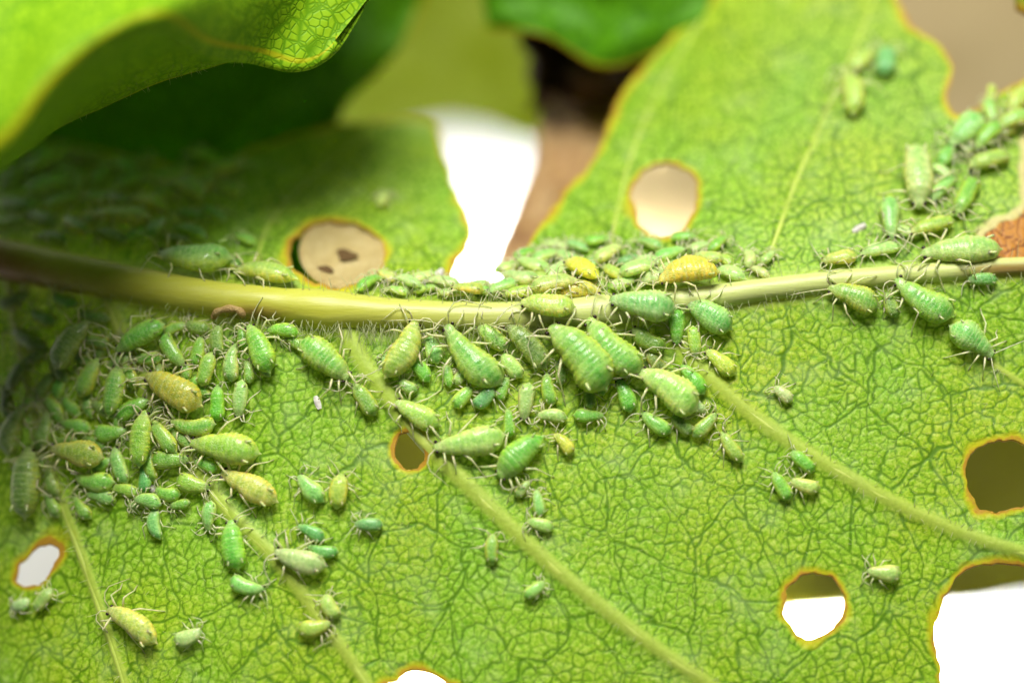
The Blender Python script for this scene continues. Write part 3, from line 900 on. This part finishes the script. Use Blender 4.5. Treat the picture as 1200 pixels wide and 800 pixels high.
APH = """
555 414 99 40 133 G cb | large green aphid with bluish bands, head at the midrib, flank of yellow dots
577 393 46 24 140 G cb
617 405 72 30 132 D cb | dark olive aphid wedged between two large green ones under the midrib
600 428 36 20 130 g cb
678 418 102 52 131 G cb | plumpest green aphid of all, speckled, under the yellow aphid on the midrib
507 408 38 20 110 B cb
644 455 40 18 100 L cb
617 470 45 20 262 g cd
567 463 35 20 50 T cd
543 465 32 18 50 G cd
490 484 62 27 152 p v1 | pale yellow aphid touching the first big side vein above the small dark hole
550 516 88 34 190 g cd | large pale aphid with whitish head beside the small dark hole
611 534 74 34 222 L cd | vivid bright green aphid lying alone under the packed middle row
596 495 34 16 95 L cd
647 488 37 16 175 g cd
660 520 33 16 130 Y cd | little yellow aphid on the blade below the packed middle row
690 486 36 16 0 G cd
613 572 26 13 50 B v1
631 589 32 15 100 B v1
633 614 33 16 165 g v1
577 643 36 17 90 G v1
626 690 30 16 35 B v1 | little bluish aphid farthest down beside the first big side vein
432 614 34 16 180 T v1 | lone bluish aphid on open blade between two side veins
397 575 42 23 82 y v1 | plump yellow green aphid beside a bluish one between two side veins
754 355 80 37 172 B cc | large banded bluish green aphid lying along the midrib at the second side vein
832 369 62 34 148 B cc | large pale banded aphid at the end of the packed middle row
794 382 44 20 268 L cc
720 404 90 42 134 G cc | large plump green aphid with a thick collar beside the plumpest one
760 396 46 24 150 D cc
814 400 38 17 275 y cc
845 424 46 20 140 Y cc | bright yellow aphid on the blade beside the second big side vein
812 444 44 20 128 L cc
783 457 84 41 145 g cc | large pale aphid with a white ring and a newborn at its tail
770 421 34 16 130 D cc
732 463 42 20 110 L cc
769 495 42 20 145 G cc
800 497 32 17 140 D cc
826 497 40 18 45 G cc
818 476 22 14 330 W cc | tiny whitish newborn at the tail of the ringed aphid
858 523 44 17 125 y v2
469 408 78 34 62 y ca | large aphid with a yellow abdomen, head up at the midrib by the first side vein
380 420 76 36 322 G ca | large green aphid facing away from the stem, left of the first side vein
427 467 46 22 125 L ca
493 435 32 18 130 L ca
478 451 26 16 150 B ca
455 425 24 14 120 B ca
525 440 28 14 100 G cb
540 440 24 14 60 g cb
590 455 30 15 70 L cb
700 450 30 15 120 L cc
745 432 30 16 140 D cc
690 465 28 15 100 D cb
655 437 30 15 100 D cb
642 355 66 30 175 p mr | pale yellow aphid riding on the middle of the midrib
675 340 60 26 2 Y mr | yellow aphid with a black eye lying along the top of the midrib
650 332 60 26 10 g bm
682 314 44 24 150 Y bm | blurred yellow aphid hidden behind the middle of the midrib
737 304 32 14 20 T bm
747 313 46 22 15 g bm
785 297 42 18 20 B bm
807 324 74 36 187 Y mr | strong yellow aphid with black feet on the upper side of the midrib
772 324 44 22 190 W bm
857 320 36 18 160 W bm
875 302 24 16 100 W bm
800 277 30 13 5 L bm
610 322 46 20 170 g bm
624 308 42 20 160 g bm
607 342 44 18 185 y bm
712 296 40 18 30 g bm
640 300 40 18 20 B bm
665 300 36 16 150 g bm
700 280 32 14 10 L bm
590 335 40 18 200 B bm
572 341 34 16 180 G bm
548 338 40 16 175 y bm
520 330 40 16 170 W bm
495 324 34 16 190 W bm
478 330 34 16 160 W bm
434 331 34 15 30 L bm
455 322 30 14 150 g bm
760 285 34 14 160 B bm
830 300 36 16 170 g bm
840 285 30 14 40 L bm
1075 203 78 37 268 g ru | large whitish aphid with green bars, head down towards the midrib
1131 150 54 34 225 B ru | broad bluish banded aphid at the rim of the beige gap
1161 130 32 17 280 B ru
1158 158 44 20 225 L ru
1190 141 46 22 200 G ru
1195 117 42 20 230 y ru
1111 181 36 18 50 L ru
1159 187 52 24 195 y ru | plump yellow green aphid beside the brown leaf border in the cluster
1103 201 26 14 320 W ru
1106 220 42 18 225 B ru
1131 229 52 24 240 L ru | vivid green aphid nearest the rusty patch in the cluster
1138 172 30 14 200 g ru
1178 155 34 16 210 G ru
1160 110 26 12 250 y ru
1044 254 52 23 268 B rb | pale bluish aphid with its head down to the midrib beside a white flake
1092 264 58 20 195 y rb
1127 292 98 35 183 g rb | very large pale aphid along the midrib touching the rusty patch
1032 292 50 18 190 g rb
984 302 44 18 188 p rb | pale yellow aphid with black eyes at the head of the row behind the midrib
1060 270 36 14 160 W rb
1001 348 66 30 157 G rm | green aphid stepping off the midrib beside a tiny dark one
1084 348 82 37 147 G rm | large striped green aphid hanging below the midrib near the rusty patch
1045 357 32 18 110 D rm | tiny dark aphid between two larger green ones under the midrib
1139 399 64 33 325 B rm | pale bluish aphid walking away from the midrib on open blade
1152 327 36 16 180 T rm | dark bluish aphid in the shade under the midrib
918 461 28 16 140 W v2 | tiny whitish aphid alone on the blade above the second side vein
941 540 36 18 140 L v2
916 569 38 18 120 L v2 | vivid green aphid slanting beside a pale one below the second side vein
944 567 36 18 165 g v2 | small pale aphid beside the vivid green one below the second side vein
1036 670 42 20 175 g h4 | lone pale aphid on the blade between the two round white holes
996 108 56 27 92 y up | yellow green aphid head up in the blurred trio high on the upper blade
1010 70 40 20 40 y up
1037 70 38 25 80 T up | bluish aphid in the blurred trio high on the upper blade
29 566 86 41 88 D lc | large olive aphid head up beside the leftmost side vein
88 531 70 30 172 y lc | large yellow green aphid lying along the lower rim of the dim crowd
110 562 50 23 175 G lc
116 582 36 17 170 B lc
147 574 36 15 170 y lc
140 545 46 20 112 B lc
167 560 36 15 95 T lc | dark bluish aphid beside a pinkish flake
172 588 34 18 170 B lc
196 576 32 17 168 G lc
199 538 46 22 0 L lc
226 566 42 22 345 y lc
291 570 78 31 153 p le | large pale yellow aphid with a black eye on the side vein below the crowd
262 525 88 36 172 y le | large pale yellow green aphid with a white head at the crowd's end
96 594 34 16 130 L lc
184 613 38 17 100 B le
245 604 36 18 265 B lf
274 638 60 30 100 L lf | broad bright green aphid with pointed tail beside the faint side vein
290 684 44 20 345 B lf
364 572 44 22 135 B le | bluish aphid side by side with a plump yellow green one
364 623 36 15 155 T lf
378 643 38 15 170 T lf
352 654 66 28 165 W lf | large whitish aphid resting on the faint side vein
153 733 74 29 148 p lh | yellow bellied aphid with white head lowest on the shaded blade
219 744 36 20 20 W lh
23 708 26 16 200 W lh
50 702 34 18 50 g lh
368 733 42 20 10 y lf
388 710 32 20 120 p lf
202 457 80 37 152 O lb | orange yellow aphid in the middle of the dim crowd
224 494 58 23 175 G lb
254 472 44 20 90 L lb
281 467 46 19 265 g lb
273 424 46 20 85 B la
303 408 64 29 115 L la
331 388 40 17 175 L la
256 398 36 18 95 D la
231 411 36 18 80 L la
241 432 42 22 75 G la
203 410 46 22 305 G la
231 382 30 17 170 D la
163 395 68 27 208 L la
172 420 36 17 180 G la
131 458 64 27 80 G lb
103 442 50 25 65 G lb
82 404 70 35 55 D ld
32 397 50 22 155 D ld
50 371 36 17 160 G ld
53 454 42 18 235 D ld
73 451 36 17 60 G ld
82 475 30 16 140 G lb
154 479 44 20 30 L lb
87 498 40 18 170 G lb
128 506 40 20 5 L lb
165 514 68 28 85 y lb
191 511 50 20 130 G lb
18 504 66 30 70 D ld
50 505 50 22 80 D ld
62 564 42 18 110 D ld
110 400 40 18 170 G ld
140 425 36 17 30 D ld
70 430 40 18 120 D ld
20 440 44 20 60 D ld
8 470 44 20 100 D ld
120 480 34 16 150 D lb
180 385 36 16 150 G la
205 385 30 14 20 G la
110 370 40 16 170 D ld
290 435 28 14 100 G la
228 450 28 14 250 G lb
150 440 34 16 120 G lb
178 545 36 16 100 G lc
215 515 36 16 150 G lb
60 590 36 16 120 D lc
240 545 30 14 160 G lc
228 297 92 42 175 G bl | big green aphid lying against the upper side of the bare stem
312 319 78 28 170 y bl | yellow green aphid tucked between the bare stem and the tan spot
268 308 40 18 165 G bl
142 252 72 28 175 y bd
176 238 48 22 160 y bd
156 214 42 20 20 G bd
59 217 62 28 15 G bd
55 187 52 24 30 G bd
117 232 44 20 170 G bd
48 256 46 20 160 D bd
97 213 36 18 80 G bd
120 205 34 17 60 L bd
186 266 40 20 60 L bd
218 220 52 25 155 y bd
202 204 40 20 20 G bd
183 246 40 18 170 y bd
264 196 46 24 20 y bd
269 222 30 18 160 y bd
224 250 36 18 170 L bd
222 272 44 20 165 G bd
90 262 44 20 150 G bd
20 240 50 22 170 D bd
130 275 44 20 160 D bd
20 205 44 20 40 D bd
250 250 34 16 150 G bd
160 190 40 18 20 D bd
100 185 44 20 170 D bd
595 312 34 16 20 g bm
630 322 40 18 165 y bm
655 316 40 18 30 W bm
690 330 36 16 170 g bm
700 305 36 16 30 B bm
722 318 36 16 150 y bm
760 306 34 15 170 W bm
730 330 34 16 20 W bm
820 290 32 14 20 W bm
845 305 32 14 160 y bm
780 310 32 14 30 g bm
675 288 30 13 160 B bm
615 296 30 13 20 L bm
650 288 30 13 170 W bm
890 318 26 12 150 W bm
900 300 24 12 40 g bm
530 342 36 14 180 g bm
500 338 32 13 10 y bm
465 340 30 13 170 g bm
560 334 32 14 20 g bm
35 170 44 20 160 G bd
75 235 46 20 20 G bd
140 232 40 18 150 D bd
75 200 44 20 160 D bd
165 275 38 17 20 G bd
205 282 38 17 170 D bd
110 255 40 18 30 D bd
240 215 38 18 40 G bd
240 182 36 16 160 G bd
145 195 38 17 150 G bd
10 262 46 20 10 D bd
60 280 44 18 170 D bd
195 225 36 17 20 G bd
285 280 30 14 160 G bl
15 350 40 18 20 D ld
75 350 36 16 160 G ld
40 420 42 19 40 D ld
100 425 34 16 150 G ld
120 410 32 15 60 D ld
155 445 30 14 80 D lb
60 480 40 18 130 G ld
30 480 38 18 50 G ld
105 475 32 15 100 G lb
110 520 34 15 160 D lb
150 400 30 14 140 D la
215 432 30 14 110 G la
180 440 32 15 60 D lb
240 455 26 12 120 G lb
185 480 30 14 20 D lb
205 500 30 14 200 G lb
140 490 28 13 70 G lb
175 495 26 12 110 D lb
75 520 34 15 20 D lb
45 545 36 16 60 D ld
120 545 30 14 30 G lc
160 590 24 12 200 B lc
210 590 26 13 190 G lc
310 430 26 13 120 B la
345 400 26 13 150 G la
285 395 28 13 100 L la
449 233 24 14 60 g bl | blurred little pale aphid on the torn upper piece above the tan spot
"""

SPROF = [0.0, 0.035, 0.05, 0.085, 0.14, 0.22, 0.32, 0.42, 0.52, 0.60, 0.68, 0.76, 0.83, 0.88, 0.92, 0.955, 0.985, 1.0]
WBIG = [0.05, 0.11, 0.32, 0.58, 0.79, 0.94, 1.00, 0.99, 0.93, 0.86, 0.79, 0.71, 0.59, 0.46, 0.40, 0.39, 0.28, 0.03]
WNYM = [0.08, 0.20, 0.42, 0.67, 0.84, 0.95, 1.00, 0.99, 0.95, 0.90, 0.84, 0.78, 0.69, 0.57, 0.51, 0.48, 0.34, 0.03]

def aphid_mesh(L, Wd, pal, big, rn, stance, foot_z, det):
    """Body in mm, +x head, +z up, origin on the leaf below the body centre. One continuous-looking mesh:
    trunk with segment folds, six jointed legs, antennae, siphunculi and tail."""
    main, dors, flank, _ = PAL[pal]
    main = np.array(main); dors = np.array(dors); flank = np.array(flank)
    jit = 1 + rn.normal(size=3) * np.array([0.10, 0.07, 0.10])
    main = main * jit; dors = dors * jit; flank = flank * jit
    NRG, NS = (72, 20) if det == 2 else ((30, 14) if det == 1 else (20, 10))
    ss = np.linspace(0, 1, NRG)
    wprof = np.interp(ss, SPROF, WBIG if big else WNYM)
    # rounder interpolation
    for _ in range(1): wprof[1:-1] = 0.25 * wprof[:-2] + 0.5 * wprof[1:-1] + 0.25 * wprof[2:]
    # every animal has its own build: where it is widest, how full, how lopsided
    sh = rn.normal() * 0.05
    wprof = np.interp(np.clip(ss + sh * np.sin(np.pi * ss), 0, 1), ss, wprof)
    wprof = wprof * (1 + rn.normal() * 0.05 * np.sin(2 * np.pi * ss) + rn.normal() * 0.03 * np.sin(3 * np.pi * ss + 1))
    plump = rn.uniform(0.9, 1.08); lop = rn.normal() * 0.05
    nz = rn.uniform(0, 90)
    nseg = 8.0
    ab = (ss > 0.06) & (ss < 0.62)
    ph = (ss - 0.06) / 0.56 * nseg
    fold = np.where(ab, np.abs(np.sin(np.pi * ph)) ** 0.6, 1.0)
    thx = np.minimum.reduce([np.clip(np.abs(ss - c) / 0.022, 0, 1) for c in (0.63, 0.74, 0.84, 0.905)])
    hw = Wd / 2
    bend = rn.normal() * 0.05 * L
    arch = 0.02 * L
    V = []; C = []
    pale = 0.30 * main + 0.70 * np.array([0.68, 0.80, 0.36])
    headc = 0.50 * main + 0.50 * np.array([0.44, 0.52, 0.22])
    ai_ph = rn.uniform(0, 6)
    waxy = rn.uniform(0.25, 0.65)
    stripe_amp = rn.uniform(0.45, 0.9) if big else rn.uniform(0.2, 0.55)
    th_ = 2 * math.pi * np.arange(NS) / NS
    BN = 1 + 0.10 * (vnoise(((ss - 0.5) * L + nz)[:, None] + 0 * th_[None, :], ((np.cos(th_) + 2) * hw + nz)[None, :] + 0 * ss[:, None], 0.32, 17) - 0.5)
    for i, s in enumerate(ss):
        a = hw * wprof[i] * (0.990 + 0.010 * fold[i]) * (0.95 + 0.05 * thx[i])
        top = a * (0.76 if big else 0.72) * plump; bot = a * 0.62
        if s > 0.85: top *= 0.9
        x = (s - 0.5) * L
        yb = bend * math.sin(s * math.pi)
        zc = stance + arch * math.sin(s * math.pi) - 0.05 * L * max(0, s - 0.75) / 0.25 - 0.02 * L * max(0, 0.2 - s) / 0.2
        for k in range(NS):
            th = 2 * math.pi * k / NS
            cy, sz = math.cos(th), math.sin(th)
            yy = a * math.copysign(abs(cy) ** 0.92, cy)
            zz = (top if sz > 0 else bot) * math.copysign(abs(sz) ** 0.95, sz)
            rel = cy                                   # -1..1 across
            # segment folds bite the back
            if sz > 0 and ab[i]: zz -= 0.012 * hw * (1 - fold[i])
            # margin tubercles
            if sz > -0.2 and abs(cy) > 0.8 and ab[i]: yy *= 1 + 0.03 * math.sin(2 * math.pi * ph[i])
            bump = BN[i, k]
            yy *= bump * (1 + lop * (1 if cy > 0 else -1)); zz *= bump
            V.append((x, yb + yy, zc + zz))
            mid = math.exp(-(rel / 0.36) ** 2)
            lat = sstep(0.62, 0.95, abs(rel))
            c = main * (1 - mid * 0.9) + dors * mid * 0.9
            c = c * (1 - lat) + flank * lat
            if sz < -0.1: c = flank * 0.9
            if ab[i]:
                band = (1 - fold[i]) ** 0.9 * (0.7 + 0.5 * math.sin(7 * rel + 3.1 * ph[i] + ai_ph))
                c = c + (pale - c) * band * 0.9 * stripe_amp
                spots = math.exp(-((abs(rel) - 0.55) / 0.12) ** 2) * (0.5 + 0.5 * math.cos(2 * math.pi * (ph[i] - 0.5)))
                c = c + (pale - c) * spots * 0.5 * stripe_amp
                if mid > 0.3: c = c + (dors - c) * 0.4 * fold[i] * mid * stripe_amp
            elif s >= 0.62:
                t = sstep(0.62, 0.95, s)
                c = c + (headc - c) * 0.75 * t
                c = c + (pale - c) * 0.55 * (1 - thx[i])
            if s < 0.06: c = c + (pale - c) * 0.6
            C.append((*np.clip(c, 0.005, 0.9), waxy * (0.5 + 0.5 * max(0, sz))))
    Fc = []
    for i in range(NRG - 1):
        for k in range(NS):
            p = i * NS + k; q = i * NS + (k + 1) % NS
            Fc.append((p, p + NS, q + NS, q))
    n0 = len(V)
    V.append((-L / 2 - 0.01 * L, bend * 0, stance - 0.02 * L)); C.append((*pale, 0.2))
    V.append((L / 2 + 0.002 * L, 0, stance - 0.05 * L)); C.append((*headc, 0.2))
    for k in range(NS):
        Fc.append((n0, k, (k + 1) % NS))
        Fc.append((n0 + 1, (NRG - 1) * NS + (k + 1) % NS, (NRG - 1) * NS + k))

    def add_tube(P, rad, c0, c1, sides=5, wax=0.1):
        v_, f_ = tube(P, rad, sides)
        o = len(V)
        V.extend([tuple(p) for p in v_])
        nP = len(P)
        for j in range(len(v_)):
            t = min(j // sides, nP - 1) / (nP - 1) if j < nP * sides else (0 if j == nP * sides else 1)
            tt = sstep(0.78, 1.0, t)
            C.append((*(np.array(c0) * (1 - tt) + np.array(c1) * tt), wax))
        Fc.extend([tuple(i + o for i in f) for f in f_])

    def at_s(s): return np.interp(s, ss, wprof) * hw
    legc = 0.20 * main + 0.80 * np.array([0.78, 0.80, 0.42]); tipc = legc * 0.35 + np.array([0.05, 0.03, 0.01])
    lr = (0.043 if big else 0.034) * (0.75 + 0.25 * L / 2.5)
    ll = L * 0.95 if big else L * 0.98
    for side in (1, -1):
        for (s, ang, reach) in ((0.86, 48, 0.34), (0.76, 92, 0.34), (0.66, 138, 0.47)):
            ang = R(ang + rn.normal() * 13); reach = reach * ll * rn.uniform(0.85, 1.15) + 0.35 * hw
            hip = np.array([(s - 0.5) * L, side * at_s(s) * 0.72 + bend * math.sin(s * math.pi), stance - at_s(s) * 0.28])
            d = np.array([math.cos(ang), side * math.sin(ang), 0])
            foot = hip + d * reach
            foot[2] = foot_z(foot[0], foot[1]) + lr * 0.5
            twist = np.array([d[1], -d[0], 0]) * rn.normal() * 0.07 * L
            knee = hip + d * reach * rn.uniform(0.40, 0.52) + twist
            knee[2] = max(hip[2], foot[2]) + rn.uniform(0.06, 0.17) * L
            ank = foot - d * 0.09 * L + twist * 0.2
            ank[2] = foot[2] + 0.03 * L
            P = [hip, hip * 0.5 + knee * 0.5 + np.array([0, 0, 0.02 * L]), knee, knee * 0.5 + ank * 0.5 + np.array([0, 0, 0.015 * L]), ank, foot]
            add_tube(P, [lr * 1.1, lr * 1.15, lr * 0.85, lr * 0.7, lr * 0.62, lr * 0.5], legc, tipc, 6 if det == 2 else 5)
        # antenna
        hb = np.array([0.475 * L, side * at_s(0.96) * 0.55, stance + 0.0 * L])
        aL = L * rn.uniform(0.45, 0.75); back = rn.random() < 0.55
        a0 = R(rn.uniform(25, 60)); a1 = R(rn.uniform(120, 165)) if back else R(rn.uniform(30, 85))
        P = [hb]; cur = hb.copy()
        for j in range(6):
            a = a0 + (a1 - a0) * min(1, j / 3.0)
            cur = cur + np.array([math.cos(a), side * math.sin(a), 0.25 - 0.12 * j]) * aL / 6
            gz = foot_z(cur[0], cur[1]) + 0.03
            if cur[2] < gz: cur[2] = gz
            P.append(cur.copy())
        add_tube(P, np.linspace(0.030, 0.014, 7) * (1.0 if big else 0.85), legc, (0.06, 0.05, 0.03), 4)
        # siphunculus
        sb = np.array([(0.20 - 0.5) * L, side * at_s(0.20) * 0.62, stance + at_s(0.20) * 0.55])
        add_tube([sb, sb + np.array([-0.05 * L, side * 0.015 * L, 0.02 * L]), sb + np.array([-0.085 * L, side * 0.02 * L, 0.03 * L])],
                 [0.035 * L * 0.6, 0.016 * L, 0.018 * L], pale, pale * 0.7, 6)
    eyes = [np.array([0.445 * L, sd * at_s(0.945) * 0.93, stance - 0.035 * L + at_s(0.945) * 0.25]) for sd in (1, -1)]
    return V, Fc, C, eyes

# shared eye mesh
def eye_mesh():
    v = []; f = []
    for j in range(5):
        t = math.pi * (j + 0.5) / 5
        for k in range(8):
            a = 2 * math.pi * k / 8
            v.append((math.sin(t) * math.cos(a), math.sin(t) * math.sin(a), math.cos(t)))
    for j in range(4):
        for k in range(8):
            f.append((j * 8 + k, j * 8 + (k + 1) % 8, (j + 1) * 8 + (k + 1) % 8, (j + 1) * 8 + k))
    f.append(tuple(range(8))[::-1]); f.append(tuple(range(32, 40)))
    me = bpy.data.meshes.new('eye')
    me.from_pydata([tuple(c * S for c in p) for p in v], [], f); me.update()
    me.polygons.foreach_set('use_smooth', np.ones(len(me.polygons), dtype=bool))
    me.materials.append(M_EYE)
    return me
EYE = eye_mesh()

items = []
for line in APH.strip().splitlines():
    body, _, lab = line.partition('|')
    t = body.split()
    items.append(dict(px=float(t[0]), py=float(t[1]), L=float(t[2]), W=float(t[3]), a=float(t[4]), pal=t[5], place=t[6], label=lab.strip()))

def heading(a):
    a = a % 360
    if 45 <= a < 135: return 'facing the midrib'
    if 225 <= a < 315: return 'facing away from the midrib'
    return 'facing the stem end' if 135 <= a < 225 else 'facing the leaf tip'

for it in items:
    it['big'] = it['L'] >= 54
    Wmm = it['W'] / 30.0
    it['st'] = Wmm * 0.5 * 0.62 + 0.10
    # first guess on the surface
    fn = h_stand
    c = hit_fn(fn, [it['px']], [it['py']], it['st'] + 0.1 * Wmm)[0]
    it['c'] = c
    e = 0.35
    zx = (h_base(c[0] + e, c[1]) - h_base(c[0] - e, c[1])) / (2 * e)
    zy = (h_base(c[0], c[1] + e) - h_base(c[0], c[1] - e)) / (2 * e)
    n = np.array([-zx, -zy, 1.0]); n /= np.linalg.norm(n)
    ex = np.cross(np.array([0, 1.0, 0]), n); ex /= np.linalg.norm(ex)
    ey = np.cross(n, ex)
    # heading in the tangent plane whose picture direction is the given angle
    J = np.array([[ex @ RIGHT, ey @ RIGHT], [ex @ UP, ey @ UP]])
    w = np.array([math.cos(R(it['a'])), math.sin(R(it['a']))])
    uv = np.linalg.solve(J, w)
    fore = np.linalg.norm(uv)                # mm along the surface per mm in the picture
    uv /= fore
    depth = (c - CAM) @ FWD
    it['Lmm'] = it['L'] / FPX * depth * min(fore, 1.25)
    it['Wmm'] = it['W'] / FPX * depth
    it['fx'] = ex * uv[0] + ey * uv[1]; it['n'] = n

# where bodies overlap, the larger one stands higher on its legs
for i, p in enumerate(items):
    for q in items[i + 1:]:
        d = q['c'] - p['c']
        if np.linalg.norm(d) > (p['Lmm'] + q['Lmm']) * 0.5: continue
        def rad(o, v):
            v = v / (np.linalg.norm(v) + 1e-9); cs = abs(v @ o['fx'])
            return 1 / math.sqrt((cs / (o['Lmm'] / 2)) ** 2 + max(0, 1 - cs * cs) / (o['Wmm'] / 2) ** 2)
        ov = rad(p, d) + rad(q, d) - np.linalg.norm(d)
        if ov > 0.08:
            o, s_ = (p, q) if p['Lmm'] > q['Lmm'] else (q, p)
            o['st'] = min(o['st'] + min(ov, s_['Wmm'] * 0.55) * 0.55, 0.9 + o['Wmm'] * 0.3)

labels = {}
made = []
for ai, it in enumerate(items):
    rn = np.random.default_rng(1000 + ai)
    L, Wd = it['Lmm'], it['Wmm']
    st = it['st']
    c = hit_fn(h_stand, [it['px']], [it['py']], st + 0.08 * Wd)[0]
    n, fx = it['n'], it['fx']
    fy = np.cross(n, fx)
    org = c - n * (st + 0.08 * Wd)
    org_z = h_stand(org[0], org[1])
    org = np.array([org[0], org[1], org_z])
    def foot_z(lx, ly):
        p = org + fx * lx + fy * ly
        z = float(h_stand(p[0], p[1]))
        q = (z - p[2]) * n[2]
        return max(-0.6, min(q, st + 0.2)) + 0.02
    det = 2 if it['L'] >= 54 else (1 if it['L'] >= 30 else 0)
    if it['place'] in ('bd', 'bm', 'up', 'bl', 'ld'): det = min(det, 1)
    V, Fc, C, eyes = aphid_mesh(L, Wd, it['pal'], it['big'], rn, st, foot_z, det)
    o = mesh_obj('aphid', V, Fc, M_APHID, None, C)
    M = Matrix(((fx[0], fy[0], n[0], org[0] * S), (fx[1], fy[1], n[1], org[1] * S), (fx[2], fy[2], n[2], org[2] * S), (0, 0, 0, 1)))
    o.matrix_world = M
    lab = it['label']
    if not lab:
        size = 'large' if it['L'] >= 60 else ('medium' if it['L'] >= 40 else 'small')
        lab = f"{size} {PAL[it['pal']][3]} aphid {heading(it['a'])}, {PLACE[it['place']]}"
    o['label'] = lab; o['category'] = 'aphid'
    labels.setdefault(lab, []).append(o)
    o['group'] = 'aphids on the leaf'
    if it['L'] >= 40 and it['place'] not in ('bd', 'up', 'ld'):
        for e in eyes:
            eo = bpy.data.objects.new('eye', EYE)
            COL.objects.link(eo)
            eo.parent = o
            eo.location = Vector(tuple(e)) * S
            er = 0.028 * L if it['L'] > 60 else 0.034 * L
            eo.scale = (er, er, er)
    made.append(o)
# look-alikes are told apart by counting from something one can find
LAND = {'bm': (807, 324, 'behind midrib', 'the strong yellow aphid'), 'bd': (400, 297, 'above stem', 'the tan spot'),
        'bl': (400, 297, 'behind stem', 'the tan spot'), 'la': (202, 457, 'dim crowd', 'the orange yellow aphid'),
        'lb': (202, 457, 'close crowd', 'the orange yellow aphid'), 'lc': (202, 457, 'crowd rim', 'the orange yellow aphid'),
        'ld': (29, 566, 'darkest crowd', 'the large olive aphid'), 'ru': (1190, 275, 'beige gap cluster', 'the rusty patch'),
        'rb': (1190, 275, 'behind midrib', 'the rusty patch'), 'cc': (783, 457, 'packed row', 'the ringed aphid'),
        'cb': (678, 418, 'packed row', 'the plumpest aphid'), 'cd': (478, 526, 'below packed row', 'the dark hole'),
        'ca': (390, 370, 'packed row', 'the vein fork'), 'v1': (478, 526, 'first side vein', 'the dark hole'),
        'v2': (954, 709, 'second side vein', 'the round hole'), 'lf': (43, 661, 'faint vein', 'the slanting hole'),
        'lh': (43, 661, 'open blade', 'the slanting hole'), 'le': (202, 457, 'open blade', 'the orange yellow aphid')}
ORD = ['nearest', 'second', 'third', 'fourth', 'fifth', 'sixth', 'seventh', 'eighth', 'ninth', 'tenth']
for lab, os_ in labels.items():
    if len(os_) < 2: continue
    it0 = items[made.index(os_[0])]
    lx, ly, short, land = LAND[it0['place']]
    p0 = hit_leaf([lx], [ly])[0]
    os_.sort(key=lambda o: np.linalg.norm(items[made.index(o)]['c'] - p0))
    head = lab.split(',')[0]
    for k, o in enumerate(os_):
        o['label'] = f"{head}, {short}, {ORD[k]} {'to' if k == 0 else 'from'} {land}"

# ------------------------------------------------------------------ shed skins
def flake(px, py, size, seed, label, mat=M_SKIN):
    rn = np.random.default_rng(seed)
    c = hit_fn(h_stand, [px], [py], 0.12)[0]
    v_ = []; f_ = []
    n_, m_ = 9, 7
    ang = rn.uniform(0, 6.28)
    for j in range(m_):
        for i in range(n_):
            u = i / (n_ - 1) - 0.5; w = j / (m_ - 1) - 0.5
            x = u * size; y = w * size * 0.45 * (1 - 1.6 * u * u)
            z = 0.10 * size * math.cos(w * 3.0) + 0.08 * size * rn.normal() * 0.5 + 0.05
            v_.append((x * math.cos(ang) - y * math.sin(ang), x * math.sin(ang) + y * math.cos(ang), z))
    top = len(v_)
    v_ += [(p[0], p[1], p[2] - 0.03) for p in v_]
    for j in range(m_ - 1):
        for i in range(n_ - 1):
            a = j * n_ + i
            f_.append((a, a + 1, a + n_ + 1, a + n_)); f_.append((a + top + n_, a + top + n_ + 1, a + top + 1, a + top))
    o = mesh_obj('shed_skin', v_, f_, mat, None, loc=(c[0], c[1], h_stand(c[0], c[1])))
    tag(o, label, 'shed skin', 'shed aphid skins')
flake(1007, 267, 0.62, 3, 'white shed skin flake on the blade behind the midrib')
flake(176, 571, 0.62, 4, 'pinkish white shed skin flake on the dark bluish aphid')
flake(372, 471, 0.55, 5, 'faint whitish shed skin on open blade beside the first side vein')
flake(388, 374, 0.5, 6, 'pale shed skin at the fork of stem and first side vein')
flake(512, 322, 0.7, 7, 'white shed skin at the foot of the torn gap')

if __name__ == '__main__':
    dup = [k for k, v in labels.items() if len(v) > 1]
    print('aphids', len(made), 'shared labels', len(dup), 'longest', max(len(o['label'].split()) for o in made), 'distinct', len({o['label'] for o in made}))
